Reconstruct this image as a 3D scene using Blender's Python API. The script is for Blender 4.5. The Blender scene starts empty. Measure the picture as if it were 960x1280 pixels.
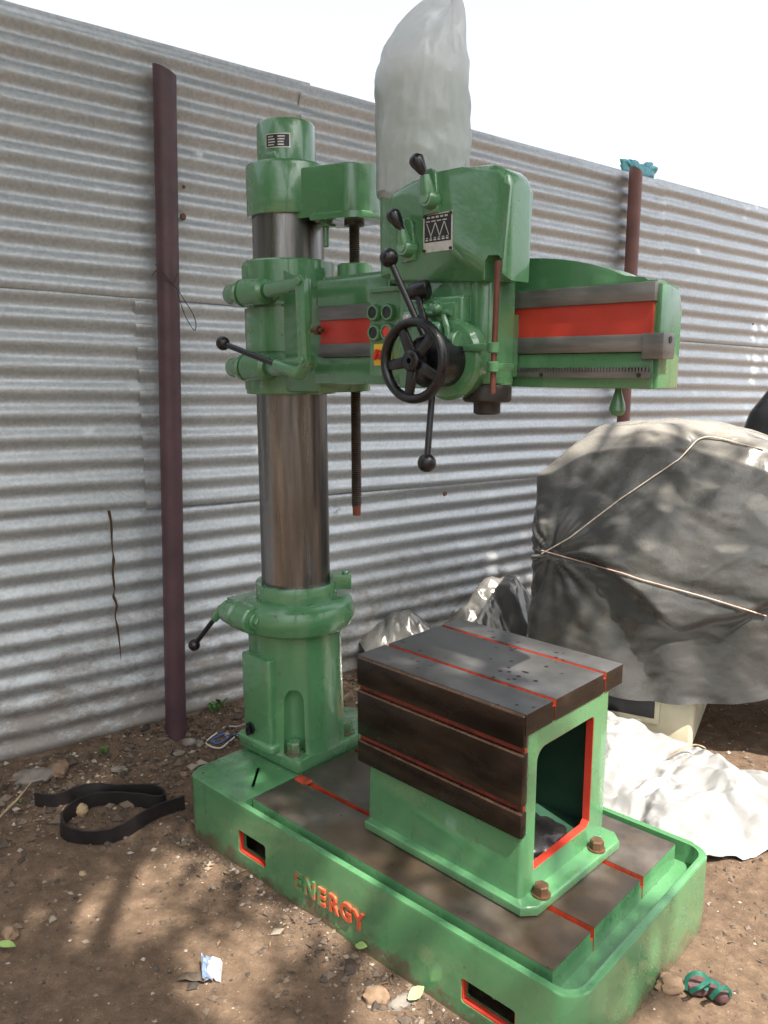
import bpy, bmesh, math, random
import numpy as np
from mathutils import Vector, Matrix, noise
from mathutils.bvhtree import BVHTree
random.seed(7)
rng = np.random.default_rng(11)
PI = math.pi
sc = bpy.context.scene
COL = sc.collection
R = math.radians

# ------------------------------------------------------------------ camera
CAM = Vector((2.1027, -1.3188, 1.5)); YAW = 2.3186; PITCH = 0.1787; ROLL = -0.0025; FPX = 997.9
Fw = Vector((math.cos(YAW)*math.cos(PITCH), math.sin(YAW)*math.cos(PITCH), -math.sin(PITCH)))
Rt = Vector((math.sin(YAW), -math.cos(YAW), 0)); Up = Rt.cross(Fw)
R2 = Rt*math.cos(ROLL) + Up*math.sin(ROLL); U2 = Up*math.cos(ROLL) - Rt*math.sin(ROLL)
cd = bpy.data.cameras.new('camera'); cam = bpy.data.objects.new('camera', cd); COL.objects.link(cam)
cam.matrix_world = Matrix(((R2.x, U2.x, -Fw.x, CAM.x), (R2.y, U2.y, -Fw.y, CAM.y), (R2.z, U2.z, -Fw.z, CAM.z), (0, 0, 0, 1)))
cd.sensor_fit = 'AUTO'; cd.sensor_width = 36; cd.lens = 36*FPX/1280; cd.clip_start = .05; cd.clip_end = 400
sc.camera = cam

# ------------------------------------------------------------------ sky, sun, exposure
SUN_EL, SUN_AZ = 60.0, -16.0            # azimuth measured from +X towards +Y
sun_to = Vector((math.cos(R(SUN_EL))*math.cos(R(SUN_AZ)), math.cos(R(SUN_EL))*math.sin(R(SUN_AZ)), math.sin(R(SUN_EL))))
w = bpy.data.worlds.new('World'); sc.world = w; w.use_nodes = True
nt = w.node_tree; nt.nodes.clear()
wo = nt.nodes.new('ShaderNodeOutputWorld'); bg = nt.nodes.new('ShaderNodeBackground')
sky = nt.nodes.new('ShaderNodeTexSky'); sky.sky_type = 'NISHITA'; sky.sun_disc = False
sky.sun_elevation = R(SUN_EL); sky.sun_rotation = R(90 - SUN_AZ)
sky.air_density = 1.0; sky.dust_density = 5.0; sky.ozone_density = 1.0
hs = nt.nodes.new('ShaderNodeHueSaturation'); hs.inputs['Saturation'].default_value = .34
nt.links.new(sky.outputs[0], hs.inputs['Color']); nt.links.new(hs.outputs[0], bg.inputs[0])
bg.inputs[1].default_value = .15; nt.links.new(bg.outputs[0], wo.inputs[0])
sl = bpy.data.lights.new('sun', 'SUN'); sl.energy = 5.0; sl.angle = R(.55); sl.color = (1, .93, .82)
so = bpy.data.objects.new('sun', sl); COL.objects.link(so)
so.rotation_euler = sun_to.to_track_quat('Z', 'Y').to_euler(); so.location = sun_to*20
sc.view_settings.view_transform = 'Standard'; sc.view_settings.look = 'None'
sc.view_settings.exposure = 1.4; sc.view_settings.gamma = 1; sc.view_settings.use_curve_mapping = False

# ------------------------------------------------------------------ pixel helpers (directions only; depth comes from a touched surface)
def ray(x, y): return Fw + R2*((x-480)/FPX) - U2*((y-640)/FPX)
def onz(x, y, z=0.):
    d = ray(x, y); return CAM + d*((z-CAM.z)/d.z)
def ony(x, y, Y):
    d = ray(x, y); return CAM + d*((Y-CAM.y)/d.y)
def onpl(x, y, p, n):
    d = ray(x, y); return CAM + d*((Vector(p)-CAM).dot(n)/d.dot(n))

# ------------------------------------------------------------------ materials
class N:
    def __init__(s, name):
        s.m = bpy.data.materials.new(name); s.m.use_nodes = True; s.t = s.m.node_tree; s.t.nodes.clear()
        s.out = s.n('OutputMaterial'); s.b = s.n('BsdfPrincipled'); s.l(s.b.outputs[0], s.out.inputs[0])
        s.tc = s.n('TexCoord')
    def n(s, k, **kw):
        q = s.t.nodes.new('ShaderNode'+k)
        for a, v in kw.items(): setattr(q, a, v)
        return q
    def l(s, a, b): s.t.links.new(a, b)
    def set(s, **kw):
        for k, v in kw.items(): s.b.inputs[k.replace('_', ' ')].default_value = v
        return s
    def map(s, scale=(1, 1, 1), loc=(0, 0, 0), coord='Object'):
        q = s.n('Mapping'); q.inputs['Scale'].default_value = scale; q.inputs['Location'].default_value = loc
        s.l(s.tc.outputs[coord], q.inputs[0]); return q.outputs[0]
    def noise(s, sc_=5, det=4, rough=.55, vec=None, dist=0):
        q = s.n('TexNoise'); q.inputs['Scale'].default_value = sc_; q.inputs['Detail'].default_value = det
        q.inputs['Roughness'].default_value = rough; q.inputs['Distortion'].default_value = dist
        s.l(vec or s.tc.outputs['Object'], q.inputs['Vector']); return q.outputs['Fac']
    def vor(s, sc_=5, vec=None, feat='F1', out='Distance'):
        q = s.n('TexVoronoi', feature=feat); q.inputs['Scale'].default_value = sc_
        s.l(vec or s.tc.outputs['Object'], q.inputs['Vector']); return q.outputs[out]
    def ramp(s, fac, stops):
        q = s.n('ValToRGB'); e = q.color_ramp.elements
        while len(e) > 1: e.remove(e[-1])
        for i, (p, c) in enumerate(stops):
            k = e[0] if i == 0 else e.new(p)
            k.position = p; k.color = (c if len(c) == 4 else (*c, 1)) if not isinstance(c, (int, float)) else (c, c, c, 1)
        s.l(fac, q.inputs[0]); return q.outputs[0]
    def mix(s, fac, a, b, mode='MIX'):
        q = s.n('Mix', data_type='RGBA', blend_type=mode)
        for sock, v in ((0, fac), (6, a), (7, b)):
            if hasattr(v, 'is_output'): s.l(v, q.inputs[sock])
            else: q.inputs[sock].default_value = v if sock == 0 else (*v, 1)
        return q.outputs[2]
    def math(s, op, a, b=0.):
        q = s.n('Math', operation=op)
        for i, v in enumerate((a, b)):
            if hasattr(v, 'is_output'): s.l(v, q.inputs[i])
            else: q.inputs[i].default_value = v
        return q.outputs[0]
    def sep(s, vec=None):
        q = s.n('SeparateXYZ'); s.l(vec or s.tc.outputs['Object'], q.inputs[0]); return q.outputs
    def col(s, o): s.l(o, s.b.inputs['Base Color']); return s
    def rough(s, o): s.l(o, s.b.inputs['Roughness']); return s
    def bump(s, h, strength=.3, dist=.01, prev=None):
        q = s.n('Bump'); q.inputs['Strength'].default_value = strength; q.inputs['Distance'].default_value = dist
        s.l(h, q.inputs['Height'])
        if prev: s.l(prev, q.inputs['Normal'])
        s.l(q.outputs[0], s.b.inputs['Normal']); return q.outputs[0]
M = {}
def simple(name, c, rough=.5, metal=0., var=.15, vs=14, bump=.0, bs=60, **kw):
    a = N(name); n_ = a.noise(vs, 5)
    a.col(a.ramp(n_, [(.25, tuple(x*(1-var) for x in c)), (.75, tuple(min(1, x*(1+var)) for x in c))]))
    a.set(Metallic=metal, **kw); a.rough(a.ramp(a.noise(vs*2.3, 3), [(.3, max(.02, rough-.07)), (.7, min(1, rough+.09))]))
    if bump: a.bump(a.noise(bs, 4), bump, .004)
    M[name] = a.m; return a
GREEN = (.074, .205, .090)
def green(name='green_paint', chips=.605):
    a = N(name)
    base = a.ramp(a.noise(6, 6), [(.25, (.066, .186, .081)), (.55, GREEN), (.8, (.082, .222, .098))])
    dust = a.ramp(a.noise(17, 8, .7, dist=.6), [(.57, 0.), (.78, .30)])
    base = a.mix(dust, base, (.17, .225, .125))
    chip = a.ramp(a.noise(34, 10, .68), [(chips+.06, 0.), (chips+.075, 1.)])
    base = a.mix(chip, base, (.055, .045, .035))
    zz = a.sep()[2]; splash = a.ramp(a.math('ADD', a.noise(14, 9, .72), a.ramp(zz, [(.0, .30), (.10, .0)])), [(.66, 0.), (.80, .85)])
    base = a.mix(splash, base, (.105, .072, .048))
    run = a.ramp(a.noise(16, 6, .6, a.map((1, 1, .10))), [(.60, 0.), (.74, .35)]); base = a.mix(run, base, (.035, .075, .042))
    a.col(base); a.set(Specular_IOR_Level=.5, Coat_Weight=.8, Coat_Roughness=.05)
    a.rough(a.ramp(a.noise(9, 5), [(.3, .20), (.72, .36)]))
    b1 = a.bump(a.noise(9, 3, .5), .22, .010); a.bump(a.noise(170, 3), .07, .0015, b1)
    M[name] = a.m
green()
a = N('column_steel')
vs = a.map((8, 8, .5)); st = a.noise(2.2, 7, .66, vs); pt = a.noise(3.2, 5, .6)
c1 = a.ramp(st, [(.25, (.055, .052, .050)), (.5, (.19, .182, .175)), (.72, (.36, .35, .34))])
c1 = a.mix(a.ramp(pt, [(.54, 0.), (.74, .30)]), c1, (.13, .085, .058))
a.col(c1); a.set(Metallic=.95); a.rough(a.ramp(st, [(.2, .36), (.8, .20)])); a.bump(a.noise(60, 3, vec=a.map((1, 1, 22))), .05, .002); M['column_steel'] = a.m
a = N('table_steel')
n1 = a.noise(7, 7, .62); n2 = a.noise(2.6, 4)
c1 = a.ramp(n1, [(.28, (.075, .064, .056)), (.55, (.18, .158, .142)), (.78, (.28, .252, .23))])
c1 = a.mix(a.ramp(n2, [(.42, 0.), (.66, .6)]), c1, (.150, .088, .045))
pit = a.ramp(a.vor(26, feat='F1'), [(.055, 1.), (.085, 0.)])
pitm = a.ramp(a.noise(3.4, 2), [(.5, 0.), (.56, 1.)])
pits = a.math('MULTIPLY', pit, pitm)
a.col(a.mix(pits, c1, (.012, .011, .010))); a.set(Metallic=.7); a.rough(a.ramp(n1, [(.25, .34), (.8, .5)]))
a.bump(a.noise(90, 4), .06, .002); M['table_steel'] = a.m
a = N('top_steel')
n1 = a.noise(6, 7, .6); n2 = a.noise(2.2, 4)
c1 = a.ramp(n1, [(.28, (.070, .070, .070)), (.55, (.125, .124, .122)), (.78, (.19, .188, .185))])
c1 = a.mix(a.ramp(n2, [(.52, 0.), (.72, .4)]), c1, (.15, .11, .075))
pits = a.math('MULTIPLY', a.ramp(a.vor(30), [(.16, 1.), (.21, 0.)]), a.ramp(a.noise(5.5, 2), [(.47, 0.), (.52, 1.)]))
stain = a.ramp(a.vor(6.5, a.map((1, 1.6, 0))), [(.07, .8), (.09, 0.)])
c1 = a.mix(stain, c1, (.42, .30, .16))
a.col(a.mix(pits, c1, (.014, .013, .012))); a.set(Metallic=.65); a.rough(a.ramp(n1, [(.25, .30), (.8, .44)]))
a.bump(a.noise(90, 4), .06, .002); M['top_steel'] = a.m
a = N('side_steel')
n1 = a.noise(5, 6, .6, a.map((1, 1, 3)))
c1 = a.ramp(n1, [(.28, (.014, .010, .008)), (.55, (.036, .026, .020)), (.8, (.095, .060, .038))])
a.col(c1); a.set(Metallic=.6); a.rough(a.ramp(n1, [(.2, .20), (.8, .36)])); a.bump(a.noise(40, 4), .06, .002); M['side_steel'] = a.m
a = N('way_steel')
n1 = a.noise(6, 6, .6, a.map((1, 1, 8)))
a.col(a.ramp(n1, [(.3, (.14, .135, .13)), (.7, (.26, .25, .245))])); a.set(Metallic=.75); a.rough(a.ramp(n1, [(.2, .32), (.8, .46)])); M['way_steel'] = a.m
simple('inner_shade_green', (.018, .060, .036), .55, var=.3, vs=8)
simple('red_paint', (.46, .040, .024), .42, var=.18, vs=9, bump=.12, bs=40)
simple('lip_steel', (.20, .125, .085), .3, .8, var=.3, vs=30)
for nm, cA, cB in (('orange_red', (.42, .046, .018), (.10, .028, .018)), ('slot_shade_red', (.20, .030, .018), (.030, .014, .011))):  # second red: slot paint darkened to carry the shade of the recess
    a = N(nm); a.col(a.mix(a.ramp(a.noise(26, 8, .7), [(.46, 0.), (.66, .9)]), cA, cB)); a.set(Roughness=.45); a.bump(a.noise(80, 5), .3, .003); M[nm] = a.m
a = N('letter_paint')
xx = a.sep()[0]
fade = a.math('SUBTRACT', a.noise(55, 5, .65), a.ramp(a.math('MULTIPLY', xx, 1.), [(.60, .20), (.68, .0)]))
a.col(a.mix(a.ramp(fade, [(.30, 1.), (.42, 0.)]), (.44, .075, .032), (.085, .21, .085))); a.set(Roughness=.5); M['letter_paint'] = a.m
simple('black_plastic', (.007, .007, .009), .25, var=.3, vs=20)
simple('black_iron', (.007, .007, .0085), .30, var=.3, vs=24, bump=.06)
simple('dark_steel', (.045, .038, .034), .45, .6, var=.4, vs=40)
simple('thread_steel', (.07, .052, .042), .42, .7, var=.4, vs=25)
simple('rust_tip', (.20, .055, .028), .7, .1, var=.3, vs=50)
simple('bolt_steel', (.15, .085, .05), .5, .6, var=.35, vs=50)
simple('bright_steel', (.55, .53, .50), .3, .8, var=.15)
simple('yellow_plastic', (.75, .50, .03), .4, var=.05)
simple('red_plastic', (.62, .05, .03), .35, var=.05)
simple('rod_rust', (.145, .048, .034), .5, .35, var=.3, vs=30)
simple('plate_black', (.014, .013, .016), .45, var=.2)
simple('plate_silver', (.52, .50, .46), .4, .5, var=.2, vs=60)
simple('pipe_paint', (.072, .036, .044), .48, var=.28, vs=8, bump=.12, bs=22)
simple('pipe_paint_pale', (.20, .092, .080), .5, var=.22, vs=8, bump=.12, bs=22)
simple('belt_rubber', (.013, .010, .011), .5, var=.3, vs=30, bump=.2, bs=120)
simple('cream_paint', (.56, .52, .38), .5, var=.2, vs=7, bump=.1)
simple('wire_white', (.55, .5, .42), .5); simple('wire_blue', (.05, .12, .35), .4); simple('wire_dark', (.03, .025, .022), .6)
simple('strip_brown', (.115, .070, .042), .75, var=.35, vs=40)
simple('rope_pale', (.58, .50, .42), .7, var=.2, vs=90); simple('rope_pink', (.55, .36, .29), .7, var=.2, vs=90)
simple('twig', (.30, .22, .14), .85, var=.25, vs=40)
simple('bark', (.10, .072, .05), .9, var=.3, vs=12, bump=.5, bs=18)
simple('washer_rust', (.16, .085, .055), .7, .3, var=.2)
simple('paper_white', (.72, .74, .78), .5, var=.06); simple('foil_blue', (.30, .40, .56), .35, var=.35, vs=90); simple('film_brown', (.20, .16, .12), .35, var=.3, vs=30)
simple('strap_green', (.02, .15, .105), .45, var=.35, vs=60, bump=.2); simple('sole_maroon', (.075, .036, .036), .65, var=.4, vs=50, bump=.3)
simple('bag_cyan', (.06, .34, .40), .25, var=.3, vs=12)
for nm, c in (('stone_grey', (.17, .15, .13)), ('stone_brown', (.19, .125, .08)), ('stone_tan', (.34, .25, .14)), ('stone_dark', (.07, .055, .045))):
    simple(nm, c, .9, var=.35, vs=22, bump=.5, bs=45)
a = N('leaf'); obj = a.n('ObjectInfo'); geo = a.n('NewGeometry')
a.col(a.ramp(geo.outputs['Random Per Island'], [(0, (.045, .085, .022)), (.5, (.07, .125, .032)), (1, (.11, .16, .045))])); a.set(Roughness=.5, Transmission_Weight=0.)
tr = a.n('BsdfTranslucent'); tr.inputs[0].default_value = (.12, .22, .04, 1); ms = a.n('MixShader'); ms.inputs[0].default_value = .3
a.l(a.b.outputs[0], ms.inputs[1]); a.l(tr.outputs[0], ms.inputs[2]); a.l(ms.outputs[0], a.out.inputs[0]); M['leaf'] = a.m
simple('weed_green', (.075, .16, .035), .55, var=.3, vs=60); simple('leaf_pale', (.20, .30, .09), .55, var=.2)
a = N('galvanised')
sp = a.vor(95, out='Color'); spv = a.n('RGBToBW'); a.l(sp, spv.inputs[0])
n1 = a.noise(1.3, 6, .6, a.map((1, 1, 5))); n2 = a.noise(9, 8, .7, a.map((1, 1, 2.5)))
c1 = a.ramp(n1, [(.3, (.40, .435, .46)), (.7, (.49, .525, .55))])
c1 = a.mix(.22, c1, a.ramp(spv.outputs[0], [(.2, (.32, .33, .34)), (.8, (.72, .73, .73))]))
zz = a.sep()[2]
low = a.ramp(zz, [(.05, .36), (.45, .16), (.9, .0)])       # splashed soil and rust near the foot of the sheets
rustm = a.ramp(a.math('ADD', a.noise(9, 9, .72, a.map((1, 1, 2.))), low), [(.64, 0.), (.84, .7)])
c1 = a.mix(rustm, c1, (.125, .085, .052))
dust = a.ramp(n2, [(.52, 0.), (.76, .30)]); c1 = a.mix(dust, c1, (.38, .34, .27))
a.col(c1); 
a.l(a.math('SUBTRACT', .58, a.math('ADD', a.math('MULTIPLY', rustm, .75), a.math('MULTIPLY', dust, .8))), a.b.inputs['Metallic'])
a.rough(a.ramp(n2, [(.25, .40), (.75, .60)])); a.bump(a.noise(120, 4), .10, .002); M['galvanised'] = a.m
a = N('soil')
n1 = a.noise(1.1, 8, .62); n2 = a.noise(26, 8, .7); n3 = a.noise(7, 6, .6)
c1 = a.ramp(n1, [(.3, (.074, .049, .034)), (.5, (.120, .080, .054)), (.7, (.18, .125, .083))])
c1 = a.mix(.55, c1, a.ramp(n2, [(.3, (.028, .020, .014)), (.52, (.108, .073, .050)), (.75, (.22, .158, .106))]))
spk = a.ramp(a.vor(210), [(.10, 1.), (.16, 0.)]); spm = a.ramp(a.noise(45, 2), [(.56, 0.), (.6, 1.)])
c1 = a.mix(a.math('MULTIPLY', spk, spm), c1, (.42, .37, .31))
a.col(c1); a.set(Roughness=.95, Specular_IOR_Level=.2)
b1 = a.bump(n3, .6, .03); b2 = a.bump(n2, .6, .012, b1); a.bump(a.noise(150, 4, .7), .5, .004, b2); M['soil'] = a.m
a = N('gravel'); geo = a.n('NewGeometry')
a.col(a.ramp(geo.outputs['Random Per Island'], [(0, (.030, .024, .020)), (.45, (.085, .062, .046)), (.85, (.15, .112, .082)), (1, (.33, .29, .24))])); a.set(Roughness=.9); M['gravel'] = a.m
a = N('litter'); geo = a.n('NewGeometry')
a.col(a.ramp(geo.outputs['Random Per Island'], [(0, (.05, .034, .022)), (.6, (.15, .095, .055)), (.93, (.26, .17, .09)), (1, (.12, .18, .05))])); a.set(Roughness=.8); M['litter'] = a.m
def tarp_mat(name, c0, c1_, rough, bs=7, bstr=.5, spec=.5, metal=0., dirt=None, trans=0., dust=None):
    a = N(name); n1 = a.noise(2.2, 7, .65)
    cc = a.ramp(n1, [(.3, c0), (.7, c1_)])
    if dirt: cc = a.mix(a.ramp(a.noise(4, 8, .7), [(.5, 0.), (.75, .7)]), cc, dirt)
    if dust:      # settled dust on what faces up
        g_ = a.n('NewGeometry'); up = a.sep(g_.outputs['Normal'])[2]; cc = a.mix(a.ramp(a.math('ADD', up, a.math('MULTIPLY', a.noise(5, 6), .5)), [(.62, 0.), (1.15, .9)]), cc, dust)
    a.col(cc); a.set(Metallic=metal, Specular_IOR_Level=spec); a.rough(a.ramp(a.noise(8, 5), [(.3, rough-.08), (.7, rough+.1)]))
    q1 = a.bump(a.vor(bs, a.map((1, 1, .6)), 'SMOOTH_F1'), bstr, .03); a.bump(a.noise(38, 5, .6, dist=1.2), .22, .006, q1)
    if trans:
        t_ = a.n('BsdfTranslucent'); t_.inputs[0].default_value = (*c1_, 1); ms = a.n('MixShader'); ms.inputs[0].default_value = trans
        a.l(a.b.outputs[0], ms.inputs[1]); a.l(t_.outputs[0], ms.inputs[2]); a.l(ms.outputs[0], a.out.inputs[0])
    M[name] = a.m
tarp_mat('tarp_grey', (.048, .048, .048), (.078, .078, .076), .25, 6, .05, .6, dirt=(.105, .10, .09), dust=(.25, .235, .21))
tarp_mat('tarp_black', (.014, .013, .013), (.024, .023, .022), .3, 7, .4, .6)
tarp_mat('plastic_silver', (.13, .125, .12), (.34, .325, .30), .20, 6, .12, .6, .5)
tarp_mat('plastic_white', (.225, .225, .226), (.285, .285, .286), .34, 9, .06, .4, 0, dirt=(.29, .27, .24))
tarp_mat('bag_plastic', (.74, .77, .80), (.84, .86, .88), .16, 16, .05, .6, 0, trans=.60)

# ------------------------------------------------------------------ object helpers
def finish(name, bm, mat, parent=None, smooth=35, loc=None):
    me = bpy.data.meshes.new(name)
    bmesh.ops.recalc_face_normals(bm, faces=bm.faces)
    bm.to_mesh(me); bm.free()
    return mesh_obj(name, me, mat, parent, smooth, loc)
def mesh_obj(name, me, mat, parent=None, smooth=35, loc=None):
    for m_ in (mat if isinstance(mat, (list, tuple)) else [mat]):
        if m_ is not None: me.materials.append(M[m_])
    if smooth:
        me.polygons.foreach_set('use_smooth', [True]*len(me.polygons)); me.set_sharp_from_angle(angle=R(smooth))
    o = bpy.data.objects.new(name, me); COL.objects.link(o); link_parent(o, parent)
    if loc is not None: o.location = loc
    return o
def link_parent(o, parent):
    if parent is None: return
    o.parent = parent
    if parent.type == 'EMPTY': o.matrix_parent_inverse = Matrix.Translation(-Vector(parent.location))
    elif parent.parent is not None or Vector(parent.location).length == 0: o.matrix_parent_inverse = Matrix.Translation(-Vector(parent.location))
    else: o.matrix_parent_inverse = Matrix.Translation(-Vector(parent.location))
def dup(o, parent, loc, rot=None):
    c = o.copy(); COL.objects.link(c); c.parent = None; link_parent(c, parent); c.location = loc
    if rot: c.rotation_euler = rot
    return c
def tag(o, label, cat, group=None):
    o['label'] = label; o['category'] = cat
    if group: o['group'] = group
    return o
def thing(name, loc, label, cat, group=None):
    o = bpy.data.objects.new(name, None); o.location = loc; o.empty_display_size = .1; COL.objects.link(o); return tag(o, label, cat, group)
def merge(bm, tb, mi=0):
    me = bpy.data.meshes.new('tmp'); 
    for f in tb.faces: f.material_index = mi if f.material_index == 0 else f.material_index
    tb.to_mesh(me); tb.free(); bm.from_mesh(me); bpy.data.meshes.remove(me)
def box(bm, x0, x1, y0, y1, z0, z1, bev=0., seg=2, mi=0, mat=None):
    tb = bmesh.new(); bmesh.ops.create_cube(tb, size=1)
    for v in tb.verts: v.co = Vector(((x0+x1)/2+v.co.x*(x1-x0), (y0+y1)/2+v.co.y*(y1-y0), (z0+z1)/2+v.co.z*(z1-z0)))
    if bev: bmesh.ops.bevel(tb, geom=tb.edges[:], offset=bev, segments=seg, profile=.5, affect='EDGES')
    if mat: bmesh.ops.transform(tb, matrix=mat, verts=tb.verts)
    merge(bm, tb, mi)
def frame(p0, p1):
    d = (Vector(p1)-Vector(p0)); L = d.length; q = d.to_track_quat('Z', 'Y').to_matrix().to_4x4()
    return Matrix.Translation(Vector(p0)) @ q, L
def cyl(bm, p0, p1, r0, r1=None, seg=28, bev=0., mi=0):
    r1 = r0 if r1 is None else r1; m_, L = frame(p0, p1)
    prof = [(0, 0), (r0-bev, 0), (r0, bev), (r1, L-bev), (r1-bev, L), (0, L)] if bev else [(0, 0), (r0, 0), (r1, L), (0, L)]
    lathe(bm, prof, m_, seg, mi)
def lathe(bm, prof, m_=None, seg=32, mi=0):
    tb = bmesh.new(); rings = []
    for r, z in prof:
        if r < 1e-6: rings.append([tb.verts.new((0, 0, z))])
        else: rings.append([tb.verts.new((r*math.cos(2*PI*i/seg), r*math.sin(2*PI*i/seg), z)) for i in range(seg)])
    for A, B in zip(rings, rings[1:]):
        for i in range(seg):
            j = (i+1) % seg
            if len(A) == 1 and len(B) == 1: continue
            if len(A) == 1: tb.faces.new((A[0], B[i], B[j]))
            elif len(B) == 1: tb.faces.new((A[i], B[0], A[j]))
            else: tb.faces.new((A[i], B[i], B[j], A[j]))
    if m_: bmesh.ops.transform(tb, matrix=m_, verts=tb.verts)
    merge(bm, tb, mi)
def sphere(bm, c, r, mi=0, seg=24, scale=(1, 1, 1)):
    tb = bmesh.new(); bmesh.ops.create_uvsphere(tb, u_segments=seg, v_segments=seg//2, radius=r)
    for v in tb.verts: v.co = Vector((v.co.x*scale[0], v.co.y*scale[1], v.co.z*scale[2]))+Vector(c)
    merge(bm, tb, mi)
def smooth_path(pts, n=8):
    P_ = [Vector(p) for p in pts]; out = []
    for i in range(len(P_)-1):
        a_, b_, c_, d_ = P_[max(i-1, 0)], P_[i], P_[i+1], P_[min(i+2, len(P_)-1)]
        for k in range(n):
            t = k/n; out.append(.5*((2*b_)+(c_-a_)*t+(2*a_-5*b_+4*c_-d_)*t*t+(3*b_-a_-3*c_+d_)*t**3))
    out.append(P_[-1]); return out
def tube(bm, pts, r, seg=10, mi=0):
    pts = [Vector(p) for p in pts]; n = len(pts); rs = r if isinstance(r, (list, tuple)) else [r]*n
    rings = []; nrm = None
    for i, p in enumerate(pts):
        d = (pts[min(i+1, n-1)]-pts[max(i-1, 0)]).normalized()
        if nrm is None: nrm = d.orthogonal().normalized()
        else: nrm = (nrm-d*nrm.dot(d)).normalized()
        bn = d.cross(nrm)
        rings.append([bm.verts.new(p+(nrm*math.cos(2*PI*k/seg)+bn*math.sin(2*PI*k/seg))*rs[i]) for k in range(seg)])
    for A, B in zip(rings, rings[1:]):
        for k in range(seg):
            f = bm.faces.new((A[k], A[(k+1) % seg], B[(k+1) % seg], B[k])); f.material_index = mi
    for ring in (rings[0], rings[-1]):
        f = bm.faces.new(ring); f.material_index = mi
def prism(bm, outline, mapf, mi=0, bev=0., seg=2):
    """outline: list of (a,b); mapf(a,b,t) -> xyz with t in 0,1"""
    tb = bmesh.new(); A = [tb.verts.new(mapf(a_, b_, 0)) for a_, b_ in outline]; B = [tb.verts.new(mapf(a_, b_, 1)) for a_, b_ in outline]
    fa = tb.faces.new(A); fb = tb.faces.new(B[::-1]); n = len(A)
    for i in range(n): tb.faces.new((A[i], B[i], B[(i+1) % n], A[(i+1) % n]))
    if bev:
        es = list(set(list(fa.edges)+list(fb.edges))); bmesh.ops.bevel(tb, geom=es, offset=bev, segments=seg, profile=.5, affect='EDGES')
    merge(bm, tb, mi)
def rrect(x0, x1, y0, y1, r, n=7):
    rr = r if isinstance(r, (list, tuple)) else [r]*4; out = []
    for (cx, cy, a0), q in zip(((x1, y1, 0), (x0, y1, 90), (x0, y0, 180), (x1, y0, 270)), rr):
        sx = -1 if cx == x1 else 1; sy = -1 if cy == y1 else 1
        if q <= 0: out.append((cx, cy)); continue
        for k in range(n+1):
            t = R(a0+90*k/n); out.append((cx+sx*q+q*math.cos(t), cy+sy*q+q*math.sin(t)))
    return out
def boolean(o, cutters, extra=None):
    for c in cutters:
        md = o.modifiers.new('cut', 'BOOLEAN'); md.operation = 'DIFFERENCE'; md.solver = 'EXACT'; md.object = c
    bpy.context.view_layer.update()
    dg = bpy.context.evaluated_depsgraph_get(); me = bpy.data.meshes.new_from_object(o.evaluated_get(dg))
    old = o.data; o.modifiers.clear(); o.data = me; bpy.data.meshes.remove(old)
    for c in cutters: bpy.data.objects.remove(c)
    me.polygons.foreach_set('use_smooth', [True]*len(me.polygons)); me.set_sharp_from_angle(angle=R(35))
def hexbolt(bm, c, r, h, up=(0, 0, 1), washer=0.):
    m_ = Matrix.Translation(Vector(c)) @ Vector(up).to_track_quat('Z', 'Y').to_matrix().to_4x4()
    z0 = 0
    if washer: lathe(bm, [(0, 0), (washer, 0), (washer, h*.18), (0, h*.18)], m_, 24); z0 = h*.17
    lathe(bm, [(0, z0), (r, z0), (r, z0+h*.85), (r*.86, z0+h), (0, z0+h)], m_, 6)

def crumple(p, s, seed, amp=1.):
    v = Vector(p)*s+Vector((seed, seed*1.7, 0)); d = noise.voronoi(v)[0]; d2 = noise.voronoi(v*2.3+Vector((3, 1, 2)))[0]; d3 = noise.voronoi(v*5.1)[0]
    return amp*((d[1]-d[0])*1.0+(d2[1]-d2[0])*.45+(d3[1]-d3[0])*.16)
_cd = []
_rc = random.Random(21)
for k in range(9):
    v_ = Vector((_rc.gauss(0, 1), _rc.gauss(0, 1), _rc.gauss(0, 1))).normalized(); _cd.append((v_, 1.0*1.38**k, .62**k, _rc.random()*5))
def crease(p, f=1., seed=0., n=7):
    """sum of folded triangle waves in random directions: straight crisp creases as in stiff plastic"""
    p = Vector(p)*f; q = p+noise.noise_vector(p*.7+Vector((seed, 0, 0)))*.45; h = 0
    for k in range(n):
        v_, fr, am, ph = _cd[k]; t = q.dot(v_)*fr+ph+seed*1.7; w_ = .35+.65*abs(noise.noise(p*.8*fr**.5+Vector((k*3.1, seed, 0))))*1.8
        h += am*w_*(abs((t % 1.)-.5)*2-.5)
    return h
# ------------------------------------------------------------------ ground
FP = Vector((-.71, .33, 0)); FU = Vector((.19, .982, 0)).normalized(); FN = Vector((FU.y, -FU.x, 0))   # fence foot line, along, towards us
def fdist(x, y): return (Vector((x, y, 0))-FP).dot(FN)
def smst(a_, b_, x):
    t = min(1, max(0, (x-a_)/(b_-a_))); return t*t*(3-2*t)
def gz(x, y):
    d = fdist(x, y)
    h = .012*noise.noise(Vector((x*2.1, y*2.1, 0)))+.009*noise.noise(Vector((x*6, y*6, 3)))+.005*noise.noise(Vector((x*17, y*17, 5)))+.0025*noise.noise(Vector((x*43, y*43, 8)))
    bx = max(-x, x-1.42, 0); by = max(-y, y-.73, 0); near = math.hypot(bx, by)
    h = (h-.008)*smst(-.02, .30, near)-.003
    h += .055*(1-smst(.0, .16, d))+.02*(1-smst(.1, .5, d))*(.6+noise.noise(Vector((x*3, y*3, 9))))
    h += .016*math.exp(-((near-.025)/.03)**2)*smst(-.25, .35, noise.noise(Vector((x*4, y*4, 11)))) if 0 < near < .15 else 0
    h += .10*smst(1.7, 2.6, y)*smst(.9, 1.4, x)
    return h
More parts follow.
